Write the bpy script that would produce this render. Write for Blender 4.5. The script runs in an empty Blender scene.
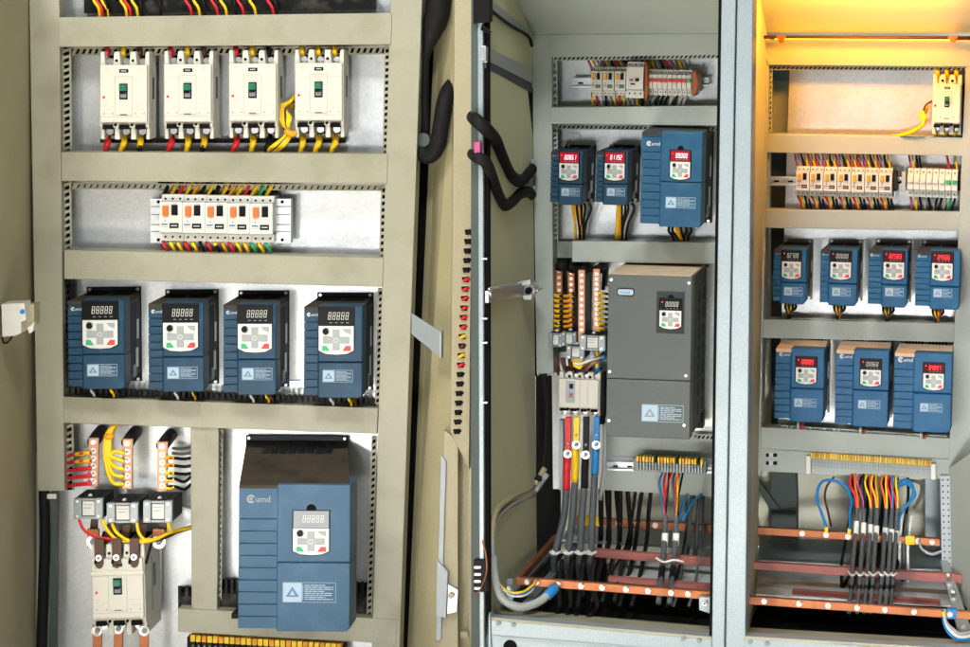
import bpy, bmesh, math, random
from mathutils import Matrix, Vector
random.seed(7)
S = 0.0025                    # metres per unit of drawing
D = 2600.0                    # camera distance in the same units
VX, VY = 800.0, -42.0         # optical axis
ZC = 1.9
scene = bpy.context.scene
COL = scene.collection

# ------------------------------------------------------------------ materials
def lin(h):
    h = h.lstrip('#'); o = []
    for i in (0, 2, 4):
        c = int(h[i:i+2], 16)/255
        o.append(c/12.92 if c <= .04045 else ((c+.055)/1.055)**2.4)
    return o
MATS = {}
def mat(name, hexc, rough=.5, metal=0., var=.12, scale=30, grain=.0, bump=.0, emit=None, spangle=False, dirt=None):
    if name in MATS: return MATS[name]
    m = bpy.data.materials.new(name); m.use_nodes = True
    nt = m.node_tree; N = nt.nodes; L = nt.links
    b = N['Principled BSDF']; c = lin(hexc)
    b.inputs['Roughness'].default_value = rough
    b.inputs['Metallic'].default_value = metal
    b.inputs['Specular IOR Level'].default_value = .12 if any(q in name for q in ('black', 'void', 'rubber', 'heatsink', 'led_back', 'darkgrey')) else (.25 if 'blue' in name or 'drive' in name or 'dust' in name else .4)
    tc = N.new('ShaderNodeTexCoord')
    def noise(sc, det=3):
        n = N.new('ShaderNodeTexNoise'); n.inputs['Scale'].default_value = sc; n.inputs['Detail'].default_value = det
        L.new(tc.outputs['Object'], n.inputs['Vector']); return n
    def mixc(fac, a, bcol, mode='MIX'):
        mx = N.new('ShaderNodeMix'); mx.data_type = 'RGBA'; mx.blend_type = mode
        for s, v in ((mx.inputs[0], fac), (mx.inputs[6], a), (mx.inputs[7], bcol)):
            if hasattr(v, 'links') or hasattr(v, 'is_linked'): L.new(v, s)
            else: s.default_value = v
        return mx.outputs[2]
    base = (*c, 1); out = None
    if var > 0:
        n = noise(scale)
        lo = (*[x*(1-var) for x in c], 1); hi = (*[min(1, x*(1+var)) for x in c], 1)
        out = mixc(n.outputs['Fac'], lo, hi)
    if spangle:
        v = N.new('ShaderNodeTexVoronoi'); v.inputs['Scale'].default_value = 150
        L.new(tc.outputs['Object'], v.inputs['Vector'])
        rp = N.new('ShaderNodeMapRange'); rp.inputs[3].default_value = .93; rp.inputs[4].default_value = 1.04
        sep = N.new('ShaderNodeSeparateColor'); L.new(v.outputs['Color'], sep.inputs[0]); L.new(sep.outputs[0], rp.inputs[0])
        out = mixc(1.0, out if out else base, rp.outputs[0], 'MULTIPLY')
        n3 = noise(8, 4); r2 = N.new('ShaderNodeMapRange'); r2.inputs[3].default_value = rough-.13; r2.inputs[4].default_value = rough+.13
        L.new(n3.outputs['Fac'], r2.inputs[0]); L.new(r2.outputs[0], b.inputs['Roughness'])
    if dirt:
        n = noise(dirt[1], 5); rp = N.new('ShaderNodeMapRange'); rp.inputs[1].default_value = .5; rp.inputs[2].default_value = .75
        L.new(n.outputs['Fac'], rp.inputs[0])
        out = mixc(rp.outputs[0], out if out else base, (*lin(dirt[0]), 1))
    if grain > 0:
        n = noise(380, 2)
        rp = N.new('ShaderNodeMapRange'); rp.inputs[1].default_value = .3; rp.inputs[2].default_value = .7
        rp.inputs[3].default_value = 1-grain; rp.inputs[4].default_value = 1+grain
        L.new(n.outputs['Fac'], rp.inputs[0])
        out = mixc(1.0, out if out else base, rp.outputs[0], 'MULTIPLY')
    if out: L.new(out, b.inputs['Base Color'])
    else: b.inputs['Base Color'].default_value = base
    if bump > 0:
        n = noise(500, 2); bp = N.new('ShaderNodeBump'); bp.inputs['Strength'].default_value = bump; bp.inputs['Distance'].default_value = .001
        L.new(n.outputs['Fac'], bp.inputs['Height']); L.new(bp.outputs[0], b.inputs['Normal'])
    if emit:
        b.inputs['Emission Color'].default_value = (*lin(emit[0]), 1); b.inputs['Emission Strength'].default_value = emit[1]
    MATS[name] = m; return m

mat('beige', '#9b9885', .5, 0, .09, 6, .10, .15, dirt=('#88846f', 7))
mat('beige_wall', '#a39a78', .5, 0, .10, 6, .12, .15)
mat('beige_panel', '#a1977c', .55, 0, .06, 10, .10, .1)
mat('greypaint', '#a1a8a1', .42, 0, .07, 9, .07, .1)
mat('greywall', '#c0bf9f', .5, 0, .08, 5, .08, .1)
mat('backwall', '#dfdfca', .5, 0, .05, 5, .04, .1)
mat('bluegrey', '#98a3a8', .33, .25, .10, 8, .12, .15)
mat('darkgrey_paint', '#4a5250', .5, 0, .1, 10, .05)
mat('galv', '#cdd0d1', .37, .6, .05, 7, .09, .06, spangle=True)
mat('zinc', '#b9bfc2', .34, .8, .1, 30, .03, .05)
mat('steel', '#d5d7d6', .28, .9, .05, 60)
mat('black', '#121314', .5, 0, .2, 40, .1, .1)
mat('blackduct', '#1a1a1a', .55, 0, .3, 30, .15, .1, dirt=('#4a463d', 25))
mat('gloss_black', '#08090b', .38, 0, 0)
mat('rubber', '#1b1a1a', .6, 0, .2, 60, .1, .2)
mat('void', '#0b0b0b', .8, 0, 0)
mat('white', '#d2d0c8', .42, 0, .04, 40, .03)
mat('cream', '#cfcabd', .45, 0, .05, 40, .04)
mat('offwhite_mark', '#b8b3a6', .5, 0, 0)
mat('lightgrey', '#9ea5a9', .45, 0, .05, 40)
mat('midgrey', '#7d8588', .45, 0, .05, 40)
mat('blue', '#0a3750', .42, 0, .14, 12, .14, .15, dirt=('#1c4c66', 16))
mat('blue_teal', '#0e4f78', .42, 0, .12, 10, .14, .15, dirt=('#1f5f82', 14))
mat('blue_big', '#335670', .45, 0, .12, 8, .16, .15, dirt=('#466580', 9))
mat('blue_mid', '#174a69', .42, 0, .12, 10, .14, .15, dirt=('#2b5a75', 14))
mat('greydrive', '#525756', .45, 0, .07, 8, .10, .15)
mat('heatsink', '#34383b', .5, .1, .25, 25, .1, .1)
mat('dust', '#41392e', .85, 0, .35, 14, .2, .2, dirt=('#171513', 9))
mat('tandust', '#c6ae93', .8, 0, .25, 25, .1, .2)
mat('keypad_white', '#d0d0cc', .4, 0, 0)
mat('key_grey', '#969b99', .45, 0, 0)
mat('green_key', '#1fa063', .4, 0, 0)
mat('red_key', '#d8322f', .4, 0, 0)
mat('label_print', '#9fb4c4', .5, 0, 0)
mat('label_mid', '#456f93', .5, 0, 0)
mat('label_grey', '#8d9294', .5, 0, 0)
mat('toggle_green', '#0f6b4f', .35, 0, 0)
mat('orange', '#ee6a1c', .4, 0, .05, 40)
mat('red', '#d5202a', .4, 0, .1, 50)
mat('yellow', '#f1c40f', .4, 0, .08, 50)
mat('amber', '#e79a10', .45, 0, .1, 50)
mat('green', '#27a35c', .4, 0, .05, 50)
mat('bluewire', '#2278b8', .4, 0, .1, 50)
mat('magenta', '#b04a7c', .4, 0, .1, 50)
mat('blackwire', '#161719', .4, 0, .1, 50)
mat('greywire', '#9a9c99', .5, 0, .1, 50)
mat('greysleeve', '#4c5155', .55, 0, .15, 40, .08)
mat('whitewire', '#dcdcd6', .45, 0, .05, 50)
mat('brown', '#4b2c1c', .45, 0, .1, 50)
mat('copper', '#a0623f', .4, .6, .2, 25, .08, .08, dirt=('#6e3d24', 12))
mat('greydust', '#b4b9ba', .5, .3, .2, 10, .1, .1, dirt=('#2d2d2c', 8))
mat('copper_pale', '#b98468', .4, .55, .12, 40, .05, .05)
mat('redbar', '#94544c', .5, 0, .2, 14, .1, dirt=('#4e3330', 12))
mat('resin', '#8a4812', .3, 0, .35, 60, .1, .2)
mat('clear', '#8f9598', .2, .1, .2, 60)
mat('led_red', '#ff2030', .4, 0, 0, emit=('#ff2a2a', 2.2))
mat('led_white', '#b9b9b0', .4, 0, 0, emit=('#d8d8d0', .18))
mat('led_back_red', '#5a060c', .3, 0, 0, emit=('#c00820', .6))
mat('led_back_dim', '#200306', .3, 0, 0, emit=('#a00814', .12))
mat('led_hot', '#ffd0e0', .4, 0, 0, emit=('#ffc8e0', 2.0))
mat('tube_glow', '#ffd080', .4, 0, 0, emit=('#ff9c14', 24.0))
mat('floor', '#bdb9ae', .5, 0, .1, 4, .05, .1)
mat('ochre', '#b08a48', .55, 0, .2, 8, .08)

# ------------------------------------------------------------------ frames
class Frame:
    def __init__(s, pivot, yaw):
        s.M = Matrix.Translation(((pivot-VX)*S, D*S, ZC)) @ Matrix.Rotation(yaw, 4, 'Z')
        s.I = s.M.inverted(); s.cam = s.I @ Vector((0, 0, ZC))
    def ray(s, px, py, d):
        dirw = Vector(((px-VX)*S, D*S, -(py-VY)*S))
        dl = s.I.to_3x3() @ dirw
        t = (-d*S - s.cam.y)/dl.y
        return s.cam + dl*t, t
    def loc(s, px, py, d=0): return s.ray(px, py, d)[0]
FL = Frame(VX, 0)
FR = Frame(480, math.radians(-6))
ROLL = {id(FL): 0.0, id(FR): math.radians(1.3)}

# ------------------------------------------------------------------ mesh builder
_tc = {}
def text_geo(t):
    if t in _tc: return _tc[t]
    c = bpy.data.curves.new('tmp', 'FONT'); c.body = t; c.size = 1; c.align_x = 'LEFT'
    o = bpy.data.objects.new('tmp', c); COL.objects.link(o)
    dg = bpy.context.evaluated_depsgraph_get(); me = bpy.data.meshes.new_from_object(o.evaluated_get(dg))
    r = ([(v.co.x, v.co.y) for v in me.vertices], [tuple(p.vertices) for p in me.polygons])
    bpy.data.objects.remove(o); bpy.data.curves.remove(c); bpy.data.meshes.remove(me)
    _tc[t] = r; return r
def cr(pts, n=5):
    P = [Vector(p) for p in pts]
    if len(P) < 3: return P
    P = [P[0]*2-P[1]] + P + [P[-1]*2-P[-2]]; o = []
    for i in range(1, len(P)-2):
        a, b, c, d = P[i-1:i+3]
        for k in range(n):
            t = k/n
            o.append(.5*((2*b)+(c-a)*t+(2*a-5*b+4*c-d)*t*t+(3*b-a-3*c+d)*t**3))
    o.append(P[-2]); return o
class MB:
    def __init__(s, m='white'): s.v = []; s.f = []; s.fm = []; s.ms = []; s.smooth = []; s.m(m)
    def m(s, name):
        if name not in s.ms: s.ms.append(name)
        s.cur = s.ms.index(name); return s
    def add(s, verts, faces, smooth=False):
        k = len(s.v); s.v += [Vector(v) for v in verts]
        for f in faces: s.f.append(tuple(i+k for i in f)); s.fm.append(s.cur); s.smooth.append(smooth)
        return s
    @staticmethod
    def P(x, y, o): return Vector((x*S, -o*S, -y*S))
    def box(s, x0, x1, y0, y1, o0, o1, m=None):
        if m: s.m(m)
        p = s.P
        V = [p(x0,y0,o0),p(x1,y0,o0),p(x1,y1,o0),p(x0,y1,o0),p(x0,y0,o1),p(x1,y0,o1),p(x1,y1,o1),p(x0,y1,o1)]
        return s.add(V, [(0,1,2,3),(7,6,5,4),(4,5,1,0),(5,6,2,1),(6,7,3,2),(7,4,0,3)])
    def prism(s, pts, o0, o1, m=None, back=None):       # polygon (x, y) between depths; back = other polygon at o0
        if m: s.m(m)
        n = len(pts); bk = back or pts
        V = [s.P(x, y, o1) for x, y in pts]+[s.P(x, y, o0) for x, y in bk]
        F = [tuple(range(n)), tuple(range(2*n-1, n-1, -1))]+[((i+1) % n, i, n+i, n+(i+1) % n) for i in range(n)]
        return s.add(V, F)
    def cyl(s, x, y, r, o0, o1, m=None, n=14, r1=None):   # axis pointing out
        if m: s.m(m)
        r1 = r if r1 is None else r1
        V = [s.P(x+r1*math.cos(a*2*math.pi/n), y+r1*math.sin(a*2*math.pi/n), o1) for a in range(n)]
        V += [s.P(x+r*math.cos(a*2*math.pi/n), y+r*math.sin(a*2*math.pi/n), o0) for a in range(n)]
        return s.add(V, [tuple(range(n)), tuple(range(2*n-1, n-1, -1))]+[((i+1) % n, i, n+i, n+(i+1) % n) for i in range(n)])
    def text(s, t, x, y, o, size, m=None):
        if m: s.m(m)
        V, F = text_geo(t); return s.add([s.P(x+a*size, y-b*size, o) for a, b in V], F)
    def ring(s, x, y, r, w, o0, o1, a0=0, a1=360, m=None, n=18):
        if m: s.m(m)
        for k in range(n):
            t0 = math.radians(a0+(a1-a0)*k/n); t1 = math.radians(a0+(a1-a0)*(k+1)/n)
            s.prism([(x+r*math.cos(t0), y+r*math.sin(t0)), (x+r*math.cos(t1), y+r*math.sin(t1)),
                     (x+(r-w)*math.cos(t1), y+(r-w)*math.sin(t1)), (x+(r-w)*math.cos(t0), y+(r-w)*math.sin(t0))], o0, o1)
        return s
    def tube(s, pts, r, m=None, n=8, curve=True, rs=None):        # pts in metres
        if m: s.m(m)
        P = cr(pts) if curve else [Vector(p) for p in pts]
        up = Vector((.31, .77, .23)); k = len(P); V = []; F = []
        for i, p in enumerate(P):
            t = (P[min(i+1, k-1)]-P[max(i-1, 0)]).normalized()
            a = t.cross(up).normalized(); b = t.cross(a); up = b.cross(t) if False else up
            rr = r if rs is None else rs(i/(k-1))*r
            for j in range(n):
                q = 2*math.pi*j/n; V.append(p+(a*math.cos(q)+b*math.sin(q))*rr)
        for i in range(k-1):
            for j in range(n):
                F.append((i*n+j, i*n+(j+1) % n, (i+1)*n+(j+1) % n, (i+1)*n+j))
        F.append(tuple(range(n-1, -1, -1))); F.append(tuple((k-1)*n+j for j in range(n)))
        return s.add(V, F, True)
    # frame based
    def fpoly(s, F, pts, d, thick, m=None):
        if m: s.m(m)
        A = [F.loc(p[0], p[1], p[2] if len(p) > 2 else d) for p in pts]; n = len(A)
        return s.add(A+[v+Vector((0, thick*S, 0)) for v in A],
            [tuple(range(n)), tuple(range(2*n-1, n-1, -1))]+[((i+1) % n, i, n+i, n+(i+1) % n) for i in range(n)])
    def fslab(s, F, pts, thick, m=None):                  # pts (px,py,d): thick along its own normal, away from camera
        if m: s.m(m)
        A = [F.loc(*p) for p in pts]; n = len(A)
        nn = (A[1]-A[0]).cross(A[-1]-A[0]).normalized()
        if nn.dot(A[0]-F.cam) < 0: nn = -nn
        return s.add(A+[v+nn*thick*S for v in A],
            [tuple(range(n)), tuple(range(2*n-1, n-1, -1))]+[((i+1) % n, i, n+i, n+(i+1) % n) for i in range(n)])
    def frect(s, F, x0, x1, y0, y1, d, thick, m=None):
        return s.fpoly(F, [(x0,y0),(x1,y0),(x1,y1),(x0,y1)], d, thick, m)
    def ftube(s, F, pts, r, m=None, n=8, curve=True, rs=None):
        return s.tube([F.loc(*p) for p in pts], r*S, m, n, curve, rs)
    def fcyl(s, F, px, py, r, d0, d1, m=None, n=12):
        if m: s.m(m)
        c, t = F.ray(px, py, d1); c2 = c+Vector((0, (d1-d0)*S, 0)); r = r*S*t
        V = []
        for q in (c, c2):
            V += [q+Vector((r*math.cos(a*2*math.pi/n), 0, -r*math.sin(a*2*math.pi/n))) for a in range(n)]
        return s.add(V, [tuple(range(n)), tuple(range(2*n-1, n-1, -1))]+[((i+1) % n, i, n+i, n+(i+1) % n) for i in range(n)])
    def build(s, name, parent=None, origin=None, bevel=0., F=None):
        org = Vector(origin) if origin is not None else Vector((0, 0, 0))
        if F is not None and origin is None and parent is None:
            org = sum(s.v, Vector())/len(s.v)
        me = bpy.data.meshes.new(name)
        me.from_pydata([v-org for v in s.v], [], s.f)
        for x in s.ms: me.materials.append(MATS[x])
        me.polygons.foreach_set('material_index', s.fm); me.polygons.foreach_set('use_smooth', s.smooth)
        bm = bmesh.new(); bm.from_mesh(me); bmesh.ops.recalc_face_normals(bm, faces=bm.faces); bm.to_mesh(me); bm.free()
        o = bpy.data.objects.new(name, me); COL.objects.link(o)
        if parent: o.parent = parent
        elif F is not None: o.matrix_basis = F.M @ Matrix.Translation(org)
        if bevel:
            b = o.modifiers.new('bevel', 'BEVEL'); b.width = bevel*S; b.segments = 2; b.limit_method = 'ANGLE'; b.angle_limit = math.radians(40)
        return o
def tag(o, label=None, cat=None, group=None, kind=None):
    for k, v in (('label', label), ('category', cat), ('group', group), ('kind', kind)):
        if v: o[k] = v
    return o
def empty(name, M, label, cat, group=None):
    o = bpy.data.objects.new(name, None); COL.objects.link(o); o.matrix_basis = M; o.empty_display_size = .02
    return tag(o, label, cat, group)
def place(F, px, py, d, roll=0.0, k=None):
    p, t = F.ray(px, py, d)
    return F.M @ Matrix.Translation(p) @ Matrix.Rotation(ROLL[id(F)]+math.radians(roll), 4, 'Y') @ Matrix.Scale(t*(k or 1), 4)
def copy_tree(o, M=None, parent=None):
    c = o.copy(); COL.objects.link(c); c.parent = parent
    if M is not None: c.matrix_basis = M
    for ch in list(o.children): copy_tree(ch, None, c)
    return c
def froot(F, px, py, d, name, label, cat, group=None):   # Empty for frame-space things; returns root, origin
    org = F.loc(px, py, d)
    return empty(name, F.M @ Matrix.Translation(org), label, cat, group), org
ORD = ['first','second','third','fourth','fifth','sixth','seventh','eighth','ninth','tenth','eleventh','twelfth','thirteenth','fourteenth','fifteenth',
  'sixteenth','seventeenth','eighteenth','nineteenth','twentieth','twenty-first','twenty-second','twenty-third','twenty-fourth','twenty-fifth','twenty-sixth','twenty-seventh','twenty-eighth']
CN = {'copper':'copper','bluewire':'blue','blackwire':'black','greywire':'grey','whitewire':'white','magenta':'magenta','brown':'brown','red':'red','yellow':'yellow','green':'green','amber':'amber','greysleeve':'dark grey','orange':'orange','rubber':'black','beige_wall':'beige'}
FINE = {'wires above the grey cabinet breakers', 'wires under the grey cabinet breakers', 'wires above the seven orange-button breakers', 'wires below the seven orange-button breakers', 'wires above the slim yellow cabinet breakers'}
FINE_MB = MB('blackwire')
def wire(F, pts, r, c, label, group=None, name='wire', cat='wire', end=None):
    b = FINE_MB if group in FINE else MB(c)
    b.ftube(F, pts, r, c, 7)
    if end:   # coloured sleeve over the first stretch
        for e in (end if isinstance(end, list) else [end]):
            b.ftube(F, e[1], r*1.25, e[0], 7)
    if group in FINE: return None
    return tag(b.build(name, F=F), label, cat, group)

# ================================================================== CAMERA
cam = bpy.data.cameras.new('camera'); co = bpy.data.objects.new('camera', cam); COL.objects.link(co)
co.location = (0, 0, ZC); co.rotation_euler = (math.radians(90), 0, 0)
cam.sensor_width = 36; cam.lens = 36*D/970
cam.shift_x = (485-VX)/970; cam.shift_y = -(323.5-VY)/970
cam.clip_end = 100; scene.camera = co

# ================================================================== SETTING
fl = MB('floor'); g = 3
fl.add([(-4, -1, 0), (4, -1, 0), (4, 10, 0), (-4, 10, 0)], [(0, 1, 2, 3)])
tag(fl.build('floor'), kind='structure')

# ================================================================== LEFT CABINET
def perf_v(cb, F, xa, xb, y0, y1, ya_x2=None, d=-10, pitch=6.2, m='beige', slant=2.0, hole=.55):
    """vertical strip with real slots; xa/xb at y0, shifted by ya_x2 at y1"""
    b = MB(m); dx = ya_x2 or 0; n = max(2, int((y1-y0)/pitch)); w = xb-xa; e = w*.2
    def X(x, y): return x+dx*(y-y0)/(y1-y0)
    b.fpoly(F, [(xa, y0), (xa+e, y0), (X(xa+e, y1), y1), (X(xa, y1), y1)], d, 2, m)
    b.fpoly(F, [(xb-e, y0), (xb, y0), (X(xb, y1), y1), (X(xb-e, y1), y1)], d, 2, m)
    p = (y1-y0)/n
    for k in range(n):
        y = y0+k*p; h = p*(1-hole)
        b.fpoly(F, [(X(xa+e, y), y+slant), (X(xb-e, y), y), (X(xb-e, y), y+h), (X(xa+e, y), y+h+slant)], d, 2, m)
    b.fpoly(F, [(xa, y0), (xb, y0), (X(xb, y1), y1), (X(xa, y1), y1)], d-8, 1, 'void'); cb('perforated_strip', b, 0)
def perf_h(cb, F, x0, x1, ya, yb, y2=0, d=-10, pitch=6.2, m='beige', slant=2.0, hole=.5):
    b = MB(m); n = max(2, int((x1-x0)/pitch)); h = yb-ya; e = h*.2; p = (x1-x0)/n
    def Y(y, x): return y+y2*(x-x0)/(x1-x0)
    for a, c in ((ya, ya+e), (yb-e, yb)):
        b.fpoly(F, [(x0, a), (x1, a+y2), (x1, c+y2), (x0, c)], d, 2, m)
    for k in range(n):
        x = x0+k*p; w = p*(1-hole)
        b.fpoly(F, [(x+slant, Y(ya+e, x)), (x+w+slant, Y(ya+e, x)), (x+w, Y(yb-e, x)), (x, Y(yb-e, x))], d, 2, m)
    b.fpoly(F, [(x0, ya), (x1, ya+y2), (x1, yb+y2), (x0, yb)], d-8, 1, 'void'); cb('perforated_strip', b, 0)

lc, lo = froot(FL, 215, 647, 0, 'control_cabinet', 'beige open control cabinet filled with four blue drives and one large drive', 'cabinet')
def lp(name, mb, bev=.7): return mb.build(name, lc, lo, bev)
lp('post', MB().fpoly(FL, [(29,-14),(59,-14),(64.5,491),(37.5,491)], 0, 26, 'beige'))
lp('post', MB().fpoly(FL, [(391,-14),(422.5,-14),(399,665),(371,665)], 0, 26, 'beige'))
lp('post', MB().fpoly(FL, [(190.5,420),(219,420),(217,615),(191.5,615)], -2, 22, 'beige'))
for q in ([(58,17.5),(392,13),(391,44.5),(58.5,47)], [(61,152),(388,154),(387,183.5),(61.5,181)], [(64,250),(383.5,258),(382.5,287),(64,279)],
          [(63,396.5),(378,408),(377,434),(63,423)], [(178,608.5),(397,619.5),(396,644),(178,632)]):
    lp('cross_rail', MB().fpoly(FL, q, 1.2, 24, 'beige'))
lp('mounting_plate', MB().fpoly(FL, [(46,-20),(398,-20),(385,670),(46,670)], -42, 3, 'galv'), .3)
perf_v(lp, FL, 61.5, 71, 48, 152, 1.0); perf_v(lp, FL, 62.5, 71, 182, 250, 1)
perf_v(lp, FL, 64.5, 72, 280, 396, 0, m='blackduct'); perf_v(lp, FL, 64, 73.5, 424, 490, 0.5)
perf_v(lp, FL, 384.5, 390, 46, 154, -2, slant=.6); perf_v(lp, FL, 381, 387, 185, 258, -2, slant=.6)
perf_v(lp, FL, 378, 383, 288, 408, -3, slant=1.2); perf_v(lp, FL, 218, 223, 430, 600, -1.5, slant=1.5); perf_v(lp, FL, 371.5, 377, 436, 615, -5, slant=1.5)
perf_h(lp, FL, 72, 384, 47.5, 55.5, -1, d=-12); perf_h(lp, FL, 72, 381, 183, 189, 2, d=-14, hole=.3)
perf_h(lp, FL, 65, 379, 255+0, 258, 8, d=-14)
# side wall on the left (inside face of the opened door side)
lp('door', MB().fslab(FL, [(36.5,-60,-38),(36.5,700,-38),(-30,700,240),(-30,-60,240)], 4, 'beige_wall'), .3)
# right hand: gap, angled inner panel, duct column
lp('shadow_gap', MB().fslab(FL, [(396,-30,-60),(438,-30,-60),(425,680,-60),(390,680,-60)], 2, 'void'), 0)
lp('side_panel', MB().fslab(FL, [(437,-30,-52),(456,-30,-6),(452,700,-6),(405,700,-52)], 3, 'beige_wall'), .3)
b = MB().fpoly(FL, [(455,-30),(472.5,-30),(471,240),(469,470),(450.5,432)], 6, 20, 'beige_panel')
b.fpoly(FL, [(444,430),(458,440),(458,680),(436,680)], 2, 10, 'beige_panel')
b.fpoly(FL, [(459,450),(470,470),(470,700),(459,700)], -14, 4, 'beige_wall')
b.fpoly(FL, [(469,-30),(473,-30),(473,700),(469,700)], -4, 30, 'beige_wall')
lp('door_edge', b, .5)
lp('edge_strip', MB().fpoly(FL, [(441,455),(446,462),(441,640),(436,640)], 5.5, 4, 'lightgrey'), .4)
h = MB().fpoly(FL, [(437,560),(448,572),(446,618),(436,616)], 9, 5, 'lightgrey'); h.fpoly(FL, [(448,584),(458,590),(457,612),(447,614)], 9, 5, 'steel'); h.fcyl(FL, 451, 596, 3, 8, 14, 'beige_panel')
h.frect(FL, 460.5, 468, 632, 638, 3, 5, 'beige_panel')
lp('hinge', h, .5)

# wires poking out of the duct slots on the right edge
sl = MB('beige_panel'); k = 0
cols = ['blackwire']*5+['red']*6+['yellow','brown','yellow','red']+['blackwire']*7
for i, c in enumerate(cols):
    y = 232+i*9.5; x = 471-i*.55
    sl2 = MB().fpoly(FL, [(x-6.5,y-2.2),(x+.5,y-2.8),(x+.5,y+2.8),(x-5.5,y+2.2)], 6.6, 2, 'void')
    lp('duct_slot', sl2, 0)
    wire(FL, [(x+2, y-1, 4), (x-2, y, 8), (x-4.5, y+1.5, 6.4)], 1.7, c, f'{ORD[i]} wire end down the beige duct edge, {CN[c]}, poking through its slot', 'wire ends in the duct edge slots')
b = MB('zinc').fpoly(FL, [(411.5,313),(441,332.5),(440.5,358),(411.5,334)], 16, 1.8, 'midgrey'); b.fpoly(FL, [(439.6,331),(441.6,332.5),(441.2,359),(439.6,358)], 17, 16, 'lightgrey')
tag(b.build('stay_bracket', F=FL, bevel=.3), 'flat grey sloping stay bracket fixed to the right post of the beige cabinet', 'bracket')
tag(MB('rubber').ftube(FL, [(441,-20,-14),(438,10,-12),(432,32,-14),(426,55,-16),(425,90,-18),(426,140,-18)], 9, 'rubber', 14, rs=lambda t: 1.35 if t < .32 else max(.42, 1.35-(t-.32)*3)).build('cable_hose', F=FL),
    'black hose tapering down behind the right post of the beige cabinet', 'hose')
def ridged(F, pts, r, label, name='cable_hose', n=12):
    P = cr([F.loc(*p) for p in pts], 22); b = MB('rubber')
    b.tube(P, r*S, 'rubber', n, False, rs=lambda t: 1+.03*math.sin(t*len(P)*2.2)); return tag(b.build(name, F=F), label, 'hose')
ridged(FL, [(476,80,-44),(462,79,-34),(451,88,-20),(445,101,-8),(441,125,-4),(437,147,-6),(428,156,-10),(420,148,-16),(419,138,-24)], 8.2, 'thick black hose curving into the beige side panel opposite the row of white breakers')
g_ = MB('darkgrey_paint').fcyl(FL, 423, 140, 7, -30, -8, 'darkgrey_paint'); g_.frect(FL, 416, 425, 136, 160, -12, 8, 'blackduct')
tag(g_.build('hose_gland', F=FL, bevel=.5), 'dark gland holding the curved black hose beside the right beige post', 'gland')

# door switch on the left wall
r, o = froot(FL, 15, 320, 110, 'door_switch', 'white door limit switch with blue button on the far left wall', 'switch')
b = MB('white').fpoly(FL, [(1,304),(24,303),(26,320),(21,322),(21,333),(15,336),(2,337)], 125, 22, 'white'); b.build('housing', r, o, .8)
b = MB('lightgrey').fpoly(FL, [(22,306),(34,304),(34,326),(25,330)], 108, 20, 'beige_panel'); b.fpoly(FL, [(27,328),(34,322),(33,331),(29,334)], 112, 8, 'white'); b.build('bracket', r, o, .5)
MB('bluewire').fcyl(FL, 22, 312, 2.2, 124, 127, 'bluewire').build('button', r, o)
wire(FL, [(2,337,118),(4,343,118),(9,341,118),(12,336,118)], 1, 'blackwire', 'thin black wire looping below the white door switch')
wire(FL, [(44,488,-6),(45,540,-4),(43,600,-2),(41,670,2)], 5.5, 'rubber', 'thick black cable running down below the left beige post', name='cable', cat='cable')
b = MB('beige').fpoly(FL, [(51,491),(57,491),(55,670),(49,670)], -4, 10, 'darkgrey_paint'); b.frect(FL, 47, 56, 494, 499, -2, 4, 'white')
tag(b.build('cable_tray', F=FL, bevel=.4), 'narrow dark strip with white clip beside thick black cable lower left', 'cable tray')

# ------- slotted wiring ducts (comb)
def duct(F, x0, x1, ya, yb, y2, d, thick, label, m='blackduct', pitch=5.5):
    b = MB(m).fpoly(F, [(x0,ya+(yb-ya)*.45),(x1,ya+(yb-ya)*.45+y2),(x1,yb+y2),(x0,yb)], d, thick, m)
    n = int((x1-x0)/pitch)
    for k in range(n):
        x = x0+(x1-x0)*k/n; yy = y2*k/n
        b.fpoly(F, [(x,ya+yy),(x+pitch*.55,ya+yy),(x+pitch*.55,ya+(yb-ya)*.46+yy),(x,ya+(yb-ya)*.46+yy)], d, 2, m)
    b.fpoly(F, [(x0,ya+1),(x1,ya+1+y2),(x1,yb+y2),(x0,yb)], d-thick+1, 2, 'void')
    return tag(b.build('wiring_duct', F=F, bevel=.15), label, 'duct', None)
duct(FL, 84, 374, -8, 13.5, -4, -20, 16, 'black wiring duct along the very top of the beige cabinet', pitch=20)
duct(FL, 66, 376, 387, 401, 10.5, -8, 30, 'black slotted duct under the row of four blue drives')
duct(FL, 219, 372, 578, 612, 4, -14, 22, 'black slotted duct behind the foot of the large blue drive')
duct(FL, 178, 192, 586, 610, 0, -14, 22, 'short black slotted duct left of the middle beige post')

for i, (x, c) in enumerate([(95,'yellow'),(98,'red'),(103,'yellow'),(106,'blackwire'),(122,'yellow'),(126,'red'),(133,'yellow'),(141,'blackwire'),(160,'blackwire'),(187,'red'),(195,'yellow'),(204,'blackwire'),(213,'red'),(222,'yellow'),(235,'blackwire'),(239,'red'),(251,'yellow'),(269,'red'),(276,'blackwire')]):
    dx = 5 if c in ('red', 'yellow') else 1
    wire(FL, [(x-3,-6,-14),(x-1,1,-10),(x+dx*.7,8,-9),(x+dx,17,-12)], 1.5, c, f'{ORD[i]} wire from left hanging over the top duct, {CN[c]}', 'wires over the top duct')

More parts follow.
